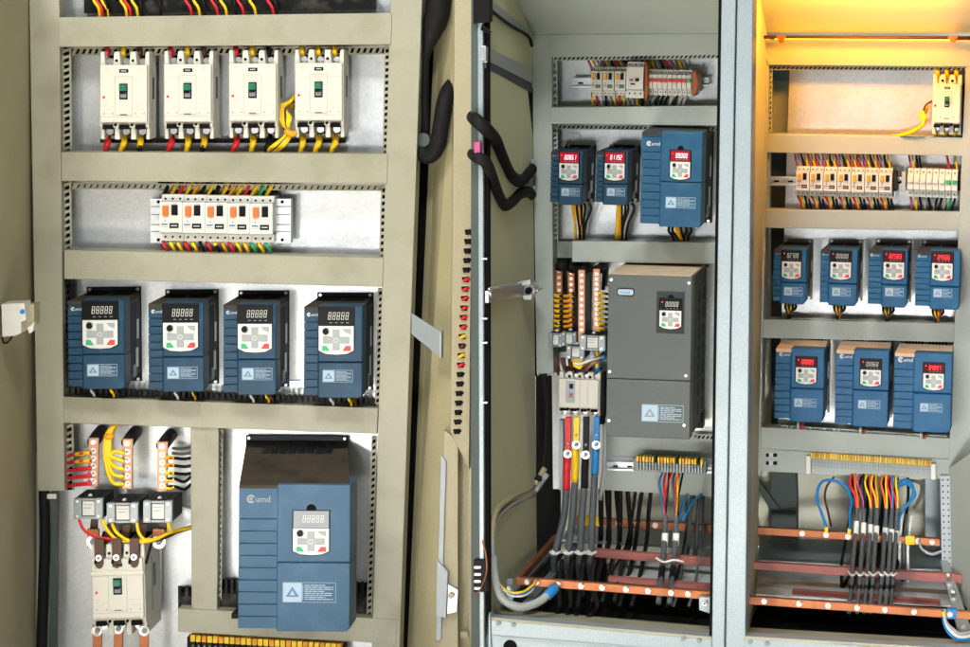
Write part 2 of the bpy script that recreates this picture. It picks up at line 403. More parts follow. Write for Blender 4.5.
# ------- moulded case breakers
def make_mccb(w=49, h=88, dep=34, poles=3, label='', group=None, M=None, tog=(.43, .37), cream='cream', big=False):
    r = empty('circuit_breaker', M, label, 'circuit breaker', group)
    hw = w/2; b = MB(cream)
    b.box(-hw, hw, h*.15, h*.86, -dep, -4)                      # base
    b.prism([(-hw+1, h*.15), (hw-1, h*.15), (hw-1, h*.80), (-hw+1, h*.80)], -4, 0)
    pw = w/poles
    for k in range(poles+1):                                   # top and bottom barriers
        x = -hw+k*pw; t = 2.6 if 0 < k < poles else 3.6
        xa = x-t if k == poles else (x if k == 0 else x-t); xb = x+t if k == 0 else (x if k == poles else x+t)
        b.prism([(xa, 0), (xb, 0), (xb+(1.4 if k < poles else 0), h*.155), (xa-(1.4 if k else 0), h*.155)], -dep, -5)
        b.box(xa, xb, h*.855, h, -dep, -7)
    b.build('housing', r, None, .8)
    for k in range(poles):
        t = MB('void'); cx = -hw+(k+.5)*pw
        t.box(cx-pw*.32, cx+pw*.32, 1, h*.16, -dep+1, -dep+8, 'void'); t.cyl(cx, h*.115, pw*.2, -dep+6, -12, 'steel')
        t.build('terminal', r); t = MB('void')
        t.box(cx-pw*.36, cx+pw*.36, h*.845, h*.97, -dep+1, -dep+8, 'void'); t.prism([(cx-pw*.3, h*.83), (cx+pw*.3, h*.83), (cx+pw*.3, h*.88), (cx-pw*.3, h*.88)], -7, -.6, 'void')
        t.cyl(cx, h*.91, pw*.22, -dep+6, -11, 'steel')
        MB('void').cyl(cx-pw*.5 if k else cx+pw*.5, h*.83, 1.5, -1, .35, 'void', 8).build('screw_hole', r)
        MB('void').cyl(cx-pw*.5 if k else cx+pw*.5, h*.10, 1.5, -6, -4.6, 'void', 8).build('screw_hole', r)
        t.build('terminal', r)
    pnl = MB('offwhite_mark')
    for (a, c, y0, y1) in ((-.18, .18, .27, .72), (-.46, .46, .735, .74), (-.46, .46, .30, .303)):
        if y1-y0 > .1:
            for q in ((a, a+.012, y0, y1), (c-.012, c, y0, y1)): pnl.box(q[0]*w, q[1]*w, q[2]*h, q[3]*h, -.2, .3)
            pnl.box(a*w, c*w, y0*h, y0*h+.6, -.2, .3); pnl.box(a*w, c*w, y1*h-.6, y1*h, -.2, .3)
        else: pnl.box(a*w, c*w, y0*h, y1*h, -.2, .25)
    pnl.box(-.085*w, .1*w, h*.195, h*.235, -.2, .35, 'gloss_black'); pnl.box(-.05*w, .06*w, h*.208, h*.222, .3, .5, 'lightgrey')
    for xx in (-.33, .33): pnl.ring(xx*w, h*.20, 2.0, .5, -.2, .3, m='offwhite_mark', n=10)
    pnl.box(-.07*w, .07*w, h*.682+2, h*.682+3.4, -.1, .3, 'midgrey')
    for xx in (-.40, -.22, .24, .42): pnl.cyl(xx*w, h*.70, .7, -.1, .35, 'midgrey', 6)
    q_ = random.Random(5)
    for yy in (.59, .62, .65, .78, .80):
        xx = -.40
        while xx < .40:
            e_ = min(.42, xx+q_.uniform(.03, .09))
            if abs(xx) > .2 and q_.random() < .8: pnl.box(xx*w, e_*w, yy*h, yy*h+.55, -.2, .22, 'offwhite_mark')
            xx = e_+.02
    pnl.build('face_marking', r)
    tg = MB('gloss_black').box(-.085*w, .085*w, h*.36, h*.54, -.2, .4, 'gloss_black')
    tg.box(-.07*w, .07*w, h*.375, h*.44, -.2, 4.5, 'toggle_green'); tg.box(-.06*w, .06*w, h*.455, h*.52, -.2, 1.2, 'midgrey'); tg.box(-.05*w, .05*w, h*.44, h*.475, 0, 3, 'black')
    tg.build('toggle', r, None, .4)
    MB('red').cyl(-.40*w, h*.515, 1.3, -.2, .5, 'red', 8).build('test_button', r)
    sd = MB('void').box(hw-.2, hw+.35, h*.3, h*.55, -dep*.7, -dep*.55, 'gloss_black'); sd.box(hw-.2, hw+.3, h*.2, h*.8, -dep*.5, -dep*.45, 'midgrey')
    sd.build('side_slot', r)
    return r
xs = [123.5, 187.5, 252.5, 318.5]
which = ['white breaker leftmost in the top row, with red, yellow and black wires', 'white breaker second from left in the top row, red dot on face',
         'white breaker third from left in the top row, beside the yellow wire bundle', 'white breaker rightmost in the top row, fed by three yellow sleeved wires']
p0 = None
for i, x in enumerate(xs):
    M = place(FL, x, 52-i*.7, 8)
    if p0 is None: p0 = make_mccb(label=which[0], group='white breakers in the top row', M=M)
    else: tag(copy_tree(p0, M), which[i])
bn = ['leftmost', 'second', 'third', 'rightmost']
sets = [(['red','yellow','brown'],['red','yellow','yellow']), (['red','yellow','brown'],['red','yellow','yellow']), (['red','yellow','blackwire'],['red','yellow','blackwire']), (['yellow']*3, ['yellow']*3)]
PN = ['left', 'middle', 'right']
for i, x in enumerate(xs):
    for k in range(3):
        cx = x-16+k*16.3; ct, cb = sets[i][0][k], sets[i][1][k]
        wire(FL, [(cx-1,45,-20),(cx-.5,51,-8),(cx,58,-16),(cx,64,-24)], 2.6, ct, f'{CN[ct]} wire into the {PN[k]} top terminal of the {bn[i]} white breaker', 'wires on top of the white breakers')
        j = random.uniform(-2, 2)
        wire(FL, [(cx,134,-24),(cx+.5,141,-12),(cx-1+j,149,-12),(cx-2+j,158,-24)], 2.6, 'blackwire' if k == 2 and i < 3 else cb, f'{CN[cb]} sleeved wire leaving the {PN[k]} bottom terminal of the {bn[i]} white breaker', 'wires under the white breakers',
             end=(cb, [(cx,134,-24),(cx+.5,141,-12),(cx-.6+j*.6,147,-11.5)]))
b = MB('black').frect(FL, 100, 345, 139, 143, -26, 6, 'blackduct'); b.frect(FL, 152, 158, 62, 142, -34, 4, 'darkgrey_paint'); b.frect(FL, 216, 221, 62, 142, -34, 4, 'zinc'); b.frect(FL, 280, 284, 60, 128, -34, 4, 'zinc'); b.frect(FL, 341, 344, 70, 142, -34, 4, 'zinc')
tag(b.build('breaker_support', F=FL, bevel=.3), 'dark support bar under the row of four white breakers', 'support bar')
for i in range(6):
    a = i*1.9; c = 'yellow' if i != 3 else 'brown'
    wire(FL, [(296-a*.2,92+i*3,-30),(291-a,101+i,-16),(278+a*1.3,108+a,-10+i),(283+a*.6,124,-6+i),(291-a*.3,133,-6),(286-a,143,-6),(276-a*1.2,152,-14)], 1.7, c, f'{"brown" if i==3 else ["outermost","second","third","","fifth","innermost"][i]+" yellow"} wire of the looping bundle between the third and rightmost breakers', 'yellow wire bundle between breakers')
tag(MB('amber').ftube(FL, [(286,131,0),(291,134,2),(296,133,0)], 3.2, 'amber', 8).build('cable_tie', F=FL), 'yellow tie round the wire bundle between the white breakers', 'cable tie')

# ------- DIN rail devices
def din_rail(F, x0, x1, y, d, label, h=11, y2=0):
    b = MB('zinc')
    for a, c, dd in ((-h/2, -h/2+2.2, d), (h/2-2.2, h/2, d), (-h/2+2.2, h/2-2.2, d-5)):
        b.fpoly(F, [(x0,y+a),(x1,y+a+y2),(x1,y+c+y2),(x0,y+c)], dd, 2.5, 'zinc')
    for k in range(int((x1-x0)/14)):
        x = x0+6+k*14; b.fpoly(F, [(x,y-.8+y2*(x-x0)/(x1-x0)),(x+5,y-.8+y2*(x-x0)/(x1-x0)),(x+5,y+1+y2*(x-x0)/(x1-x0)),(x,y+1+y2*(x-x0)/(x1-x0))], d-4.6, .5, 'void')
    return tag(b.build('din_rail', F=F, bevel=.2), label, 'rail')
def rcbo(M, label, group, w=22.8, h=46, sw='orange', split=False, white='white', two=False):
    r = empty('residual_current_breaker', M, label, 'circuit breaker', group)
    b = MB(white); g = .25
    b.box(g, w-g, 0, h*.16, -34, -8); b.box(g, w-g, h*.14, h*.80, -34, 0); b.box(g, w-g, h*.78, h, -34, -8)
    b.box(g, w-g, h*.78, h*.83, -34, -3, 'lightgrey'); b.box(g, w-g, h*.135, h*.15, -30, -1.5, 'lightgrey')
    b.box(w*.5-.3, w*.5, h*.16, h*.79, -1, .15, 'offwhite_mark')
    b.build('housing', r, None, .5)
    t = MB('void')
    for k in range(3):
        x = w*(.18+.32*k); t.cyl(x, h*.085, w*.05, -9, -7.6, 'void', 8); t.cyl(x, h*.915, w*.05, -9, -7.6, 'void', 8)
    t.build('terminal_screws', r)
    s1 = MB(sw).box(w*.14, w*.40, h*.22, h*.44, -1, 2.2, sw); s1.build('test_button', r, None, .5)
    s2 = MB('gloss_black').box(w*.52, w*.80, h*.20, h*.43, -1, .6, 'gloss_black'); s2.box(w*.56, w*.76, h*.21, h*.36, 0, 4, 'black'); s2.build('toggle', r, None, .4)
    l = MB('gloss_black').box(w*.44, w*.84, h*.60, h*.71, -.2, .4, 'gloss_black'); l.box(w*.5, w*.78, h*.64, h*.67, .3, .5, 'lightgrey')
    l.box(w*.08, w*.36, h*.61, h*.64, -.2, .3, 'label_mid'); l.box(w*.08, w*.40, h*.67, h*.69, -.2, .3, 'offwhite_mark'); l.cyl(w*.24, h*.55, .7, -.2, .5, 'red', 6)
    l.build('rating_label', r)
    return r
def mcb(M, label, group, w=5, h=27, tg='red', white='white'):
    r = empty('miniature_breaker', M, label, 'circuit breaker', group); b = MB(white); g = .15
    b.box(g, w-g, 0, h*.2, -28, -6); b.box(g, w-g, h*.18, h*.72, -28, 0); b.box(g, w-g, h*.7, h, -28, -6); b.box(g, w-g, h*.56, h*.74, -28, -1.5, 'lightgrey')
    b.build('housing', r, None, .35)
    MB('void').cyl(w/2, h*.1, .75, -7, -5.6, 'void', 6).cyl(w/2, h*.87, .75, -7, -5.6, 'void', 6).build('terminal_screws', r)
    MB(tg).box(w*.12, w*.88, h*.34, h*.47, -.5, 1.8, tg).build('toggle', r, None, .3)
    return r
for i, (y, hh) in enumerate(((197, 3), (212, 5), (221, 3), (238, 3))):
    pass
din_rail(FL, 149, 291, 220, -22, 'galvanised mounting rail behind the row of five orange-switch breakers', 30, 2)
for n, x in (('left', 150), ('right', 274)):
    b = MB('lightgrey').frect(FL, x, x+17, 199, 243, -14, 10, 'galv')
    for y in (206, 214, 224, 231): b.frect(FL, x+1, x+16, y, y+1.2, -13.5, 1, 'midgrey')
    b.fcyl(FL, x+8, 202, 1.6, -15, -12, 'void', 8); b.fcyl(FL, x+8, 240, 1.6, -15, -12, 'void', 8)
    tag(b.build('rail_end_clamp', F=FL, bevel=.4), f'grey end clamp on the {n} of the five orange-switch breakers', 'clamp')
o5 = ['leftmost of', 'second from left in', 'middle of', 'second from right in', 'rightmost of']
p0 = None
for i in range(5):
    M = place(FL, 159.5+i*22.6, 195.5+i*.45, 4)
    lb = f'white breaker with orange switch, {o5[i]} the row of five'
    if p0 is None: p0 = rcbo(M, lb, 'orange-switch breakers in the beige cabinet')
    else: tag(copy_tree(p0, M), lb)
pal = ['blackwire','yellow','red','yellow','amber','blackwire','yellow','blackwire','yellow','amber','yellow','red','yellow','green','yellow']
for k in range(15):
    x = 163.5+k*7.35; c = pal[k]; c2 = pal[(k*4+2) % 15] if k < 12 else ['green','yellow','green'][k-12]
    if k in (3, 6, 9): c2 = 'red'
    wire(FL, [(x+7+random.uniform(-1,4),181,-24),(x+4,188,-14),(x,196,-16),(x,203,-20)], 1.9, c, f'{ORD[k]} wire from left into the tops of five orange-switch breakers, {CN[c]}', 'wires above the five orange-switch breakers')
    wire(FL, [(x,236,-20),(x,243,-8),(x+3,249,-10),(x+6+random.uniform(-1,3),258,-24)], 1.7, c2, f'{ORD[k]} wire from left under the five orange-switch breakers, {CN[c2]}', 'wires under the five orange-switch breakers',
        end=('yellow', [(x,236,-20),(x,243,-8),(x+1.5,246,-8.6)]) if k % 3 == 1 else None)

duct(FL, 158, 277, 180, 190, 2.5, -30, 8, 'dark duct behind the wires above the five orange-switch breakers')
for k in range(14):
    x = 167+k*7.5; c = ['amber','blackwire','yellow','brown','yellow'][k % 5]
    wire(FL, [(x+8+random.uniform(-3,3),182,-26),(x+5,187,-20),(x-1,193,-20),(x-2,201,-24)], 1.7, c, f'{ORD[k]} wire from left of the back layer above five orange-switch breakers, {CN[c]}', 'back wires above the five orange-switch breakers')
# ------- variable speed drives
SEG = {'0':'abcdef','1':'bc','2':'abged','3':'abgcd','4':'fgbc','5':'afgcd','6':'afgedc','7':'abc','8':'abcdefg','9':'abfgcd','A':'abcefg','.':''}
def seg(b, ch, x, y, w, h, o, m, sl=.12):
    t = w*.2; hh = h/2
    R = {'a':(0,w,0,t),'d':(0,w,h-t,h),'g':(0,w,hh-t/2,hh+t/2),'f':(0,t,0,hh),'b':(w-t,w,0,hh),'e':(0,t,hh,h),'c':(w-t,w,hh,h)}
    for c in SEG[ch]:
        x0, x1, y0, y1 = R[c]; q = lambda yy: (h-yy)*sl
        b.prism([(x+x0+q(y0), y+y0), (x+x1+q(y0), y+y0), (x+x1+q(y1), y+y1), (x+x0+q(y1), y+y1)], o-.15, o, m)
def keypad(r, x, y, w, h, o, digits, led, back='gloss_black', sun=0):
    """x,y top-left; display on the top third"""
    k = MB('gloss_black'); dh = h*.40
    k.prism([(x-1, y-.5), (x+w+1, y-.5), (x+w+1, y+h*.93), (x+w*.8, y+h+.6), (x+w*.5, y+h+1.4), (x+w*.2, y+h+.6), (x-1, y+h*.93)], o-3, o+.6, 'gloss_black')
    k.prism([(x, y+dh), (x+w, y+dh), (x+w, y+h*.92), (x+w*.8, y+h-.3), (x+w*.5, y+h+.5), (x+w*.2, y+h-.3), (x, y+h*.92)], o, o+1.2, 'keypad_white')
    kp = k.build('keypad', r, None, .3)
    d = MB(back).box(x+.3, x+w-.3, y+.3, y+dh-.6, o+.4, o+1.0, back)
    n = len(digits); cw = w*.62/n; x0 = x+w*.26
    for i, ch in enumerate(digits): seg(d, ch, x0+i*cw, y+dh*.26, cw*.66, dh*.40, o+1.2, led)
    for i in range(4): d.box(x+w*(.30+.16*i), x+w*(.38+.16*i), y+dh*.80, y+dh*.84, o+.9, o+1.15, 'midgrey')
    if led == 'led_red' or w < 24: d.cyl(x+w*.12, y+dh*.3, w*.03, o+.8, o+1.2, 'led_red', 8)
    d.build('display', kp)
    kk = MB('key_grey'); X = lambda a: x+w*a; Y = lambda a: y+dh+(h-dh)*a; o1 = o+1.0
    kk.box(X(.40), X(.60), Y(.12), Y(.86), o1, o1+.8); kk.box(X(.12), X(.39), Y(.38), Y(.62), o1, o1+.8); kk.box(X(.61), X(.88), Y(.38), Y(.62), o1, o1+.8)
    kk.ring(X(.5), Y(.5), w*.07, w*.02, o1+.7, o1+1.0, m='keypad_white', n=10)
    kk.prism([(X(.68), Y(.10)), (X(.92), Y(.10)), (X(.92), Y(.30)), (X(.76), Y(.22))], o1, o1+.6, 'key_grey')
    kk.build('key_cross', kp, None, .2)
    MB('gloss_black').cyl(X(.2), Y(.19), w*.10, o1, o1+3, 'black', 12, w*.08).box(X(.2), X(.29), Y(.12), Y(.2), o1, o1+2.2, 'midgrey').build('knob', kp)
    MB('green_key').prism([(X(.10), Y(.70)), (X(.22), Y(.70)), (X(.32), Y(.88)), (X(.10), Y(.88))], o1, o1+.8, 'green_key').build('start_button', kp, None, .2)
    MB('red_key').prism([(X(.78), Y(.70)), (X(.92), Y(.70)), (X(.92), Y(.88)), (X(.68), Y(.88))], o1, o1+.8, 'red_key').build('stop_button', kp, None, .2)
    return kp
def warn_label(r, x, y, w, h, o, pm='label_print', bm='label_mid'):
    l = MB(bm); e = .35
    for q in ((x, x+w, y, y+e), (x, x+w, y+h-e, y+h), (x, x+e, y, y+h), (x+w-e, x+w, y, y+h)): l.box(*q, o-.1, o+.22, pm)
    a = h*.95; l.box(x+.5, x+a, y+.6, y+h-.6, o-.1, o+.2, pm)
    l.prism([(x+a*.5, y+h*.22), (x+a*.86, y+h*.72), (x+a*.16, y+h*.72)], o, o+.35, bm); l.prism([(x+a*.5, y+h*.38), (x+a*.66, y+h*.64), (x+a*.36, y+h*.64)], o, o+.45, pm)
    rnd = random.Random(int(x*7+w*13)); nl = 5 if h < 10 else 8
    for i in range(nl):
        yy = y+h*(.12+.80*i/nl); xx = x+a*1.15; x1 = x+w*(.95 if i % 3 else .80)
        while xx < x1-.6:
            e_ = min(x1, xx+w*rnd.uniform(.05, .16)); l.box(xx, e_, yy, yy+h*.34/nl, o-.1, o+.22, pm); xx = e_+w*.015
    l.box(x+a*1.04, x+a*1.07, y+h*.12, y+h*.88, o-.1, o+.2, pm)
    l.build('warning_label', r)
def logo(r, x, y, s, o, m='white', col=99):
    s = min(s, (col-x-.6)/2.95)
    l = MB(m); l.ring(x+s*.5, y+s*.5, s*.5, s*.2, o-.1, o+.25, 40, 330, m, 14); l.ring(x+s*.5, y+s*.5, s*.2, s*.12, o-.1, o+.25, 0, 360, m, 8)
    l.text('umd', x+s*1.0, y+s*.86, o+.22, s*1.02, m); l.build('logo', r)
def drive(F, px, py, w, h, dep, df, label, group, digits, led, back='gloss_black', col=15, kp=(16, 1, 35, 47), lab=(20, 64, 30, 12), lg=(3, 7, 4.5),
          split=None, blue='blue', roll=0., top=0, topm='dust', ngr=9, gr0=.18, bx=(2, 1), cut=0, vents=True, step=3, foot=3, lgm='white', fl=5, flm='heatsink'):
    r = empty('frequency_drive', place(F, px, py, df, roll), label, 'drive', group)
    split = split or h*.61; fb = -dep*.34
    u = MB(blue); u.prism([(col, 0), (w, 0), (w, split-.5), (col, split-.5)], fb, 0)
    u.box(col-1, w-.6, .6, split, fb, -1.6, blue); u.build('front_cover', r, None, .9)
    u = MB(blue); f = foot
    u.prism([(col, split+.5), (w, split+.5), (w, h-f), (w-f*.8, h), (col, h)], fb, -.3); u.box(col-1, w-.6, split, h-1.5, fb, -1.8, blue); u.build('terminal_cover', r, None, .9)
    s = MB(blue); s.box(.8, col-.6, 2.5, h-2.5, fb, -step-2.2, blue)
    y0 = h*gr0; s.box(0, col-.5, 1.5, y0-.5, fb+2, -step)
    gh = (h-2-y0)/ngr
    for k in range(ngr): s.box(0, col-.5, y0+k*gh+.25, y0+(k+1)*gh-.45, fb+2, -step)
    s.build('side_grille', r, None, .35)
    xa, xb = bx
    hs = MB('heatsink'); hs.box(max(xa, 2), w-xb, 3, h-6, -dep, fb+.5, 'heatsink')
    nf = int(dep*.5/5)
    for k in range(nf): hs.box(w-xb-.5, w-xb+.5, 8, h-10, fb-1-k*5-2.4, fb-1-k*5, 'heatsink')
    hs.box(w-xb-.4, w-xb+.8, h*.30, h*.52, -dep*.86, -dep*.74, 'zinc'); hs.box(w-xb-.4, w-xb+.8, h*.62, h*.84, -dep*.82, -dep*.7, 'zinc'); hs.box(w-xb-.4, w-xb+.7, h*.80, h*.94, -dep*.72, -dep*.56, 'midgrey')
    hs.box(xa+2, w-xb-2, h-7, h-2, -dep*.85, fb, 'black')
    hs.build('heat_sink', r, None, .3)
    t = MB(topm)
    n = 6
    t.add([t.P(.5, 1, -1.2), t.P(w-.5, 1, -1.2), t.P(w-xb, -top+.5, -dep), t.P(xa, -top+.5, -dep), t.P(.5, 4.5, -1.2), t.P(w-.5, 4.5, -1.2), t.P(w-xb, 5, -dep), t.P(xa, 5, -dep)],
          [(0,1,2,3),(4,7,6,5),(0,4,5,1),(1,5,6,2),(2,6,7,3),(3,7,4,0)])
    if vents:
        for g0, g1 in ((.10, .46), (.54, .90)):
            m_ = 6
            for k in range(m_):
                a = g0+(g1-g0)*k/m_; c = a+(g1-g0)/m_*.6
                def PT(u_, v_, lift=.35): return t.P(u_*w+(xa*(1-u_)-xb*u_)*v_, 1+(-top-.5)*v_-lift, -1.2+(-dep+1.2)*v_)
                t.m('void').add([PT(a, .62), PT(c, .62), PT(c, .92), PT(a, .92), PT(a, .62, 0), PT(c, .62, 0), PT(c, .92, 0), PT(a, .92, 0)], [(0,1,2,3),(0,4,5,1),(1,5,6,2),(2,6,7,3),(3,7,4,0)])
    t.build('top_vent', r)
    fg = MB(flm).box(xa-1, w-xb+1, -top-fl, h+3, -dep-2, -dep, flm)
    for x in (xa+2.5, w-xb-2.5):
        for y in (-top-fl*.45, h+1): fg.cyl(x, y, 1.7, -dep-1, -dep+1.8, 'steel', 10)
    fg.build('mounting_flange', r, None, .4)
    if cut: MB('void').cyl(kp[0]+kp[2]*.5, kp[1]-1.5, cut, -1, .35, 'void', 14).build('keypad_notch', r)
    keypad(r, *kp, 0, digits, led, back); warn_label(r, *lab, -.3); logo(r, *lg, -step, lgm, col)
    return r
names4 = ['leftmost', 'second from left', 'third from left', 'rightmost']
x4 = [(67, 300.5, 57, 89), (147.5, 303, 56, 89), (222.5, 304, 53.5, 91), (303.5, 306, 59, 92)]
for i, (x, y, w, h) in enumerate(x4):
    drive(FL, x, y, w, h, 68, 26, f'small blue frequency drive, {names4[i]} in the beige cabinet row of four', 'four blue drives in the beige cabinet', ['88888','88888','88888','88888'][i], 'led_white',
          kp=(15.5, 1, 35 if i != 2 else 34, 47), lab=(19.5, 64, 30, 12), roll=-.5+.25*i)
    for j, (dx, c) in enumerate(((26, 'whitewire'), (42, 'yellow'), (46, 'brown'))):
        xx = x+dx+random.uniform(-3, 3)
        wire(FL, [(xx, y+h-4, 2), (xx+1.5, y+h+2, 8), (xx+4, y+h+5, 0), (xx+3, y+h+12, -12)], 1.3, c, f'{CN[c]} wire peeking out under the {names4[i]} small blue drive in the beige cabinet', 'wires under the beige cabinet drives')
wire(FL, [(278,379,-30),(285,380,-30),(300,380,-30)], .7, 'bluewire', 'thin blue wire between the third and rightmost small blue drives')

# large blue drive
BM = place(FL, 238, 485, 80)
drive(FL, 238.5, 484, 112, 147, 118, 80, 'large blue frequency drive with dusty sloping top hood in the beige cabinet', None, '88888', 'led_white', 'label_grey', col=39, kp=(55, 26, 36, 44), lab=(45, 98, 53, 20), lg=(8, 11, 8.5),
      split=78, blue='blue_big', top=22, ngr=9, gr0=.24, bx=(-17, 24), cut=5, lgm='label_grey', roll=.4, step=2, foot=4, vents=False)
dr = [o for o in COL.objects if o.name.startswith('frequency_drive')][-1]
hd = MB('gloss_black')                                       # hood grille on the slope
for k in range(8):
    x = 12+k*9.2; x -= 3; hd.add([hd.P(x-3, -15.6, -82), hd.P(x+4.4, -15.6, -82), hd.P(x+3.4, -21.6, -113), hd.P(x-4, -21.6, -113), hd.P(x-3, -14, -82), hd.P(x+4.4, -14, -82), hd.P(x+3.4, -19.5, -113), hd.P(x-4, -19.5, -113)], [(0,1,2,3),(0,4,5,1),(1,5,6,2),(2,6,7,3),(3,7,4,0)])
hd.m('gloss_black')
hd.build('hood_grille', dr)

# ------- current transformers, busbars, main breaker
def ct(F, x, y, w, h, d, label, dep=46, face='clear'):
    r = empty('current_transformer', place(F, x, y, d), label, 'transformer', None)
    MB('black').box(0, w, 0, h, -dep, -4, 'black').build('core', r, None, 1)
    f = MB(face).box(-.6, w*.26, 0, h, -6, 0, face); f.box(w*.74, w+.6, 0, h, -6, 0, face); f.box(w*.26, w*.74, 0, h*.12, -6, -.5, face); f.box(w*.26, w*.74, h*.86, h, -6, -.5, face)
    f.box(w*.22, w*.78, -.8, .8, -dep*.6, -2, 'black')
    f.build('face_frame', r, None, .7)
    MB('white').box(w*.29, w*.71, h*.15, h*.83, -6, -2, 'white').box(w*.33, w*.67, h*.3, h*.33, -2.2, -1.8, 'midgrey').box(w*.33, w*.6, h*.45, h*.48, -2.2, -1.8, 'midgrey').build('rating_plate', r)
    for a in (.12, .88):
        for q in (.14, .84): MB('steel').cyl(w*a, h*q, w*.045, -.5, .9, 'steel', 8).build('screw', r)
    MB('white').cyl(w*.5, -1.2, 1.8, -10, -7, 'white', 10).build('screw', r)
    return r
cts = [(74, 498.5, 28, 21), (107, 503, 30.5, 20.5), (143.5, 501, 28, 22)]
cn = ['left', 'middle', 'right']
for i, q in enumerate(cts): ct(FL, *q, 26, f'black current transformer with clear face, {cn[i]} of three above the main breaker')
bars = [(88.5, 438, 486), (122.5, 439, 489), (157.5, 442, 491)]
for i, (x, y0, y1) in enumerate(bars):
    r, o = froot(FL, x+5, y1, 10, 'busbar', f'copper bar with five screws, {cn[i]} of three upright bars in the beige cabinet', 'busbar', 'upright copper bars in the beige cabinet')
    MB('copper_pale').fpoly(FL, [(x, y0), (x+10, y0), (x+9.5, y1), (x-.5, y1)], 12, 3.5, 'copper_pale').build('bar', r, o, .5)
    b = MB('rubber').ftube(FL, [(x+13, y0-7, -40), (x+9, y0-2, -10), (x+5, y0+4, 6)], 6.5, 'rubber', 12); b.build('insulator', r, o)
    MB('steel').fcyl(FL, x+4.5, y0+4.5, 2.6, 11, 14, 'steel').build('screw', r, o)
    for k in range(5):
        yy = y0+13+k*(y1-y0-18)/4; MB('steel').fcyl(FL, x+4.6, yy, 2.8, 11, 13.5, 'steel').fcyl(FL, x+4.6, yy, 1.3, 13, 15, 'midgrey', 6).build('screw', r, o)
    MB('copper').fpoly(FL, [(x+2, 519), (x+9, 519), (x+8, 536), (x+1, 536)], 14, 4, 'brown').build('tail', r, o, .4)
for k in range(5):
    y = 453+k*7.6; c = 'yellow' if k < 2 else 'red'
    wire(FL, [(66,y+3,-16),(72,y+2,-4),(82,y+.5,12),(91,y,16)], 1.7, 'red', f'red wire with {CN[c]} sleeve onto the left copper bar, {ORD[k]} from top', 'wires on the left copper bar', end=(c, [(76,y+1.2,4),(84,y+.4,13),(90,y,16)]))
    y = 454+k*7.6
    wire(FL, [(116+k*.8,423,-6),(111-k*1.0,434,4),(105+(4-k)*1.4,452+k*1.5,16+k),(112+(4-k)*1.2,y-3,18),(124,y,16)], 2.1, 'yellow', f'yellow wire looping onto the middle copper bar, {ORD[k]} screw from top', 'yellow wires on the middle copper bar')
    y = 457+k*7.6; sl_ = 'amber' if k < 2 else 'yellow'
    wire(FL, [(165,y,16),(174,y+1-(k>2)*2,14),(184,y+2,4),(191,y+(1 if k<3 else -3),-20)], 1.6, 'blackwire', f'black wire with {CN[sl_]} sleeve off the right copper bar, {ORD[k]} from top', 'wires on the right copper bar', end=(sl_, [(165,y,16),(170,y+.5,15),(174,y+1-(k>2)*2,14)]))
tag(MB('amber').ftube(FL, [(106,436,7),(109,437,9),(113,436,7)], 3, 'amber').build('cable_tie', F=FL), 'yellow tie round the looping wires above the middle copper bar', 'cable tie')
for k in range(2): wire(FL, [(172,448+k*5,-30),(181,449+k*5,-30),(192,447+k*6,-34)], 1.6, 'greywire', f'{["upper","lower"][k]} grey wire behind the right copper bar', 'grey wires behind the right copper bar')
wire(FL, [(170,494,-20),(180,504,-24),(192,508,-30)], 1.6, 'greywire', 'grey wire running right from the right current transformer')
# main breaker
M = place(FL, 116.5, 545, 42, -1.5)
tag(make_mccb(w=53, h=92, dep=66, label='large white main breaker with orange bolted lugs, lower left of beige cabinet', M=M), None)
mb_ = [o for o in COL.objects if o.name.startswith('circuit_breaker') and o.type == 'EMPTY'][-1]
for k in range(3):
    x = -17.6+k*17.6; MB('void').prism([(x-4.6,-6),(x+4.6,-6),(x+4.6,18),(x+3,22),(x,23.5),(x-3,22),(x-4.6,18)], -3, .5, 'brown').build('terminal_slot', mb_)
    MB('steel').cyl(x, 12, 3.2, 0, 3, 'steel', 10).cyl(x, 12, 1.6, 2, 4.5, 'midgrey', 6).build('bolt', mb_)
MB('offwhite_mark').box(-26.5, 26.5, 26, 30, -2, 1.2, 'cream').build('cover_ridge', mb_, None, .4)
def lugbar(F, x, y0, y1, d, label, m='copper', w=8, top=True):
    r, o = froot(F, x, y1, d, 'busbar_lug', label, 'lug')
    MB(m).fpoly(F, [(x-w/2, y0), (x+w/2, y0), (x+w/2, y1), (x-w/2, y1)], d, 3, m).build('strap', r, o, .4)
    yb = y0+6 if top else y1-6
    MB('white').fcyl(F, x, yb, w*.58, d, d+1.5, 'steel').fcyl(F, x, yb, w*.3, d+1, d+4.5, 'midgrey', 6).build('bolt', r, o)
for i, (x, y) in enumerate(((97, 630), (118, 628), (144, 630))):
    lugbar(FL, x, y-5, 672, 32, f'orange copper lug under the main breaker, {cn[i]} of three', w=9)
for i, (x, y) in enumerate(((93, 533), (158.5, 533))):
    lugbar(FL, x, y-4, y+15, 20, f'orange copper connector with bolt {["left","right"][i]} of the wires above the main breaker', w=12, top=False)
wp = ['left','middle','right']
b = MB('brown')
for k in range(3):
    x = 111+k*16
    b = MB('copper').fpoly(FL, [(x-4,524),(x+4,524),(x-2,552),(x-10,552)], 24-k, 4, 'brown'); b.fcyl(FL, x-6, 548, 3, 24, 28, 'steel')
    tag(b.build('busbar', F=FL, bevel=.3), f'brown copper strap running into the main breaker top, {wp[k]} of three', 'busbar', 'straps into the main breaker')
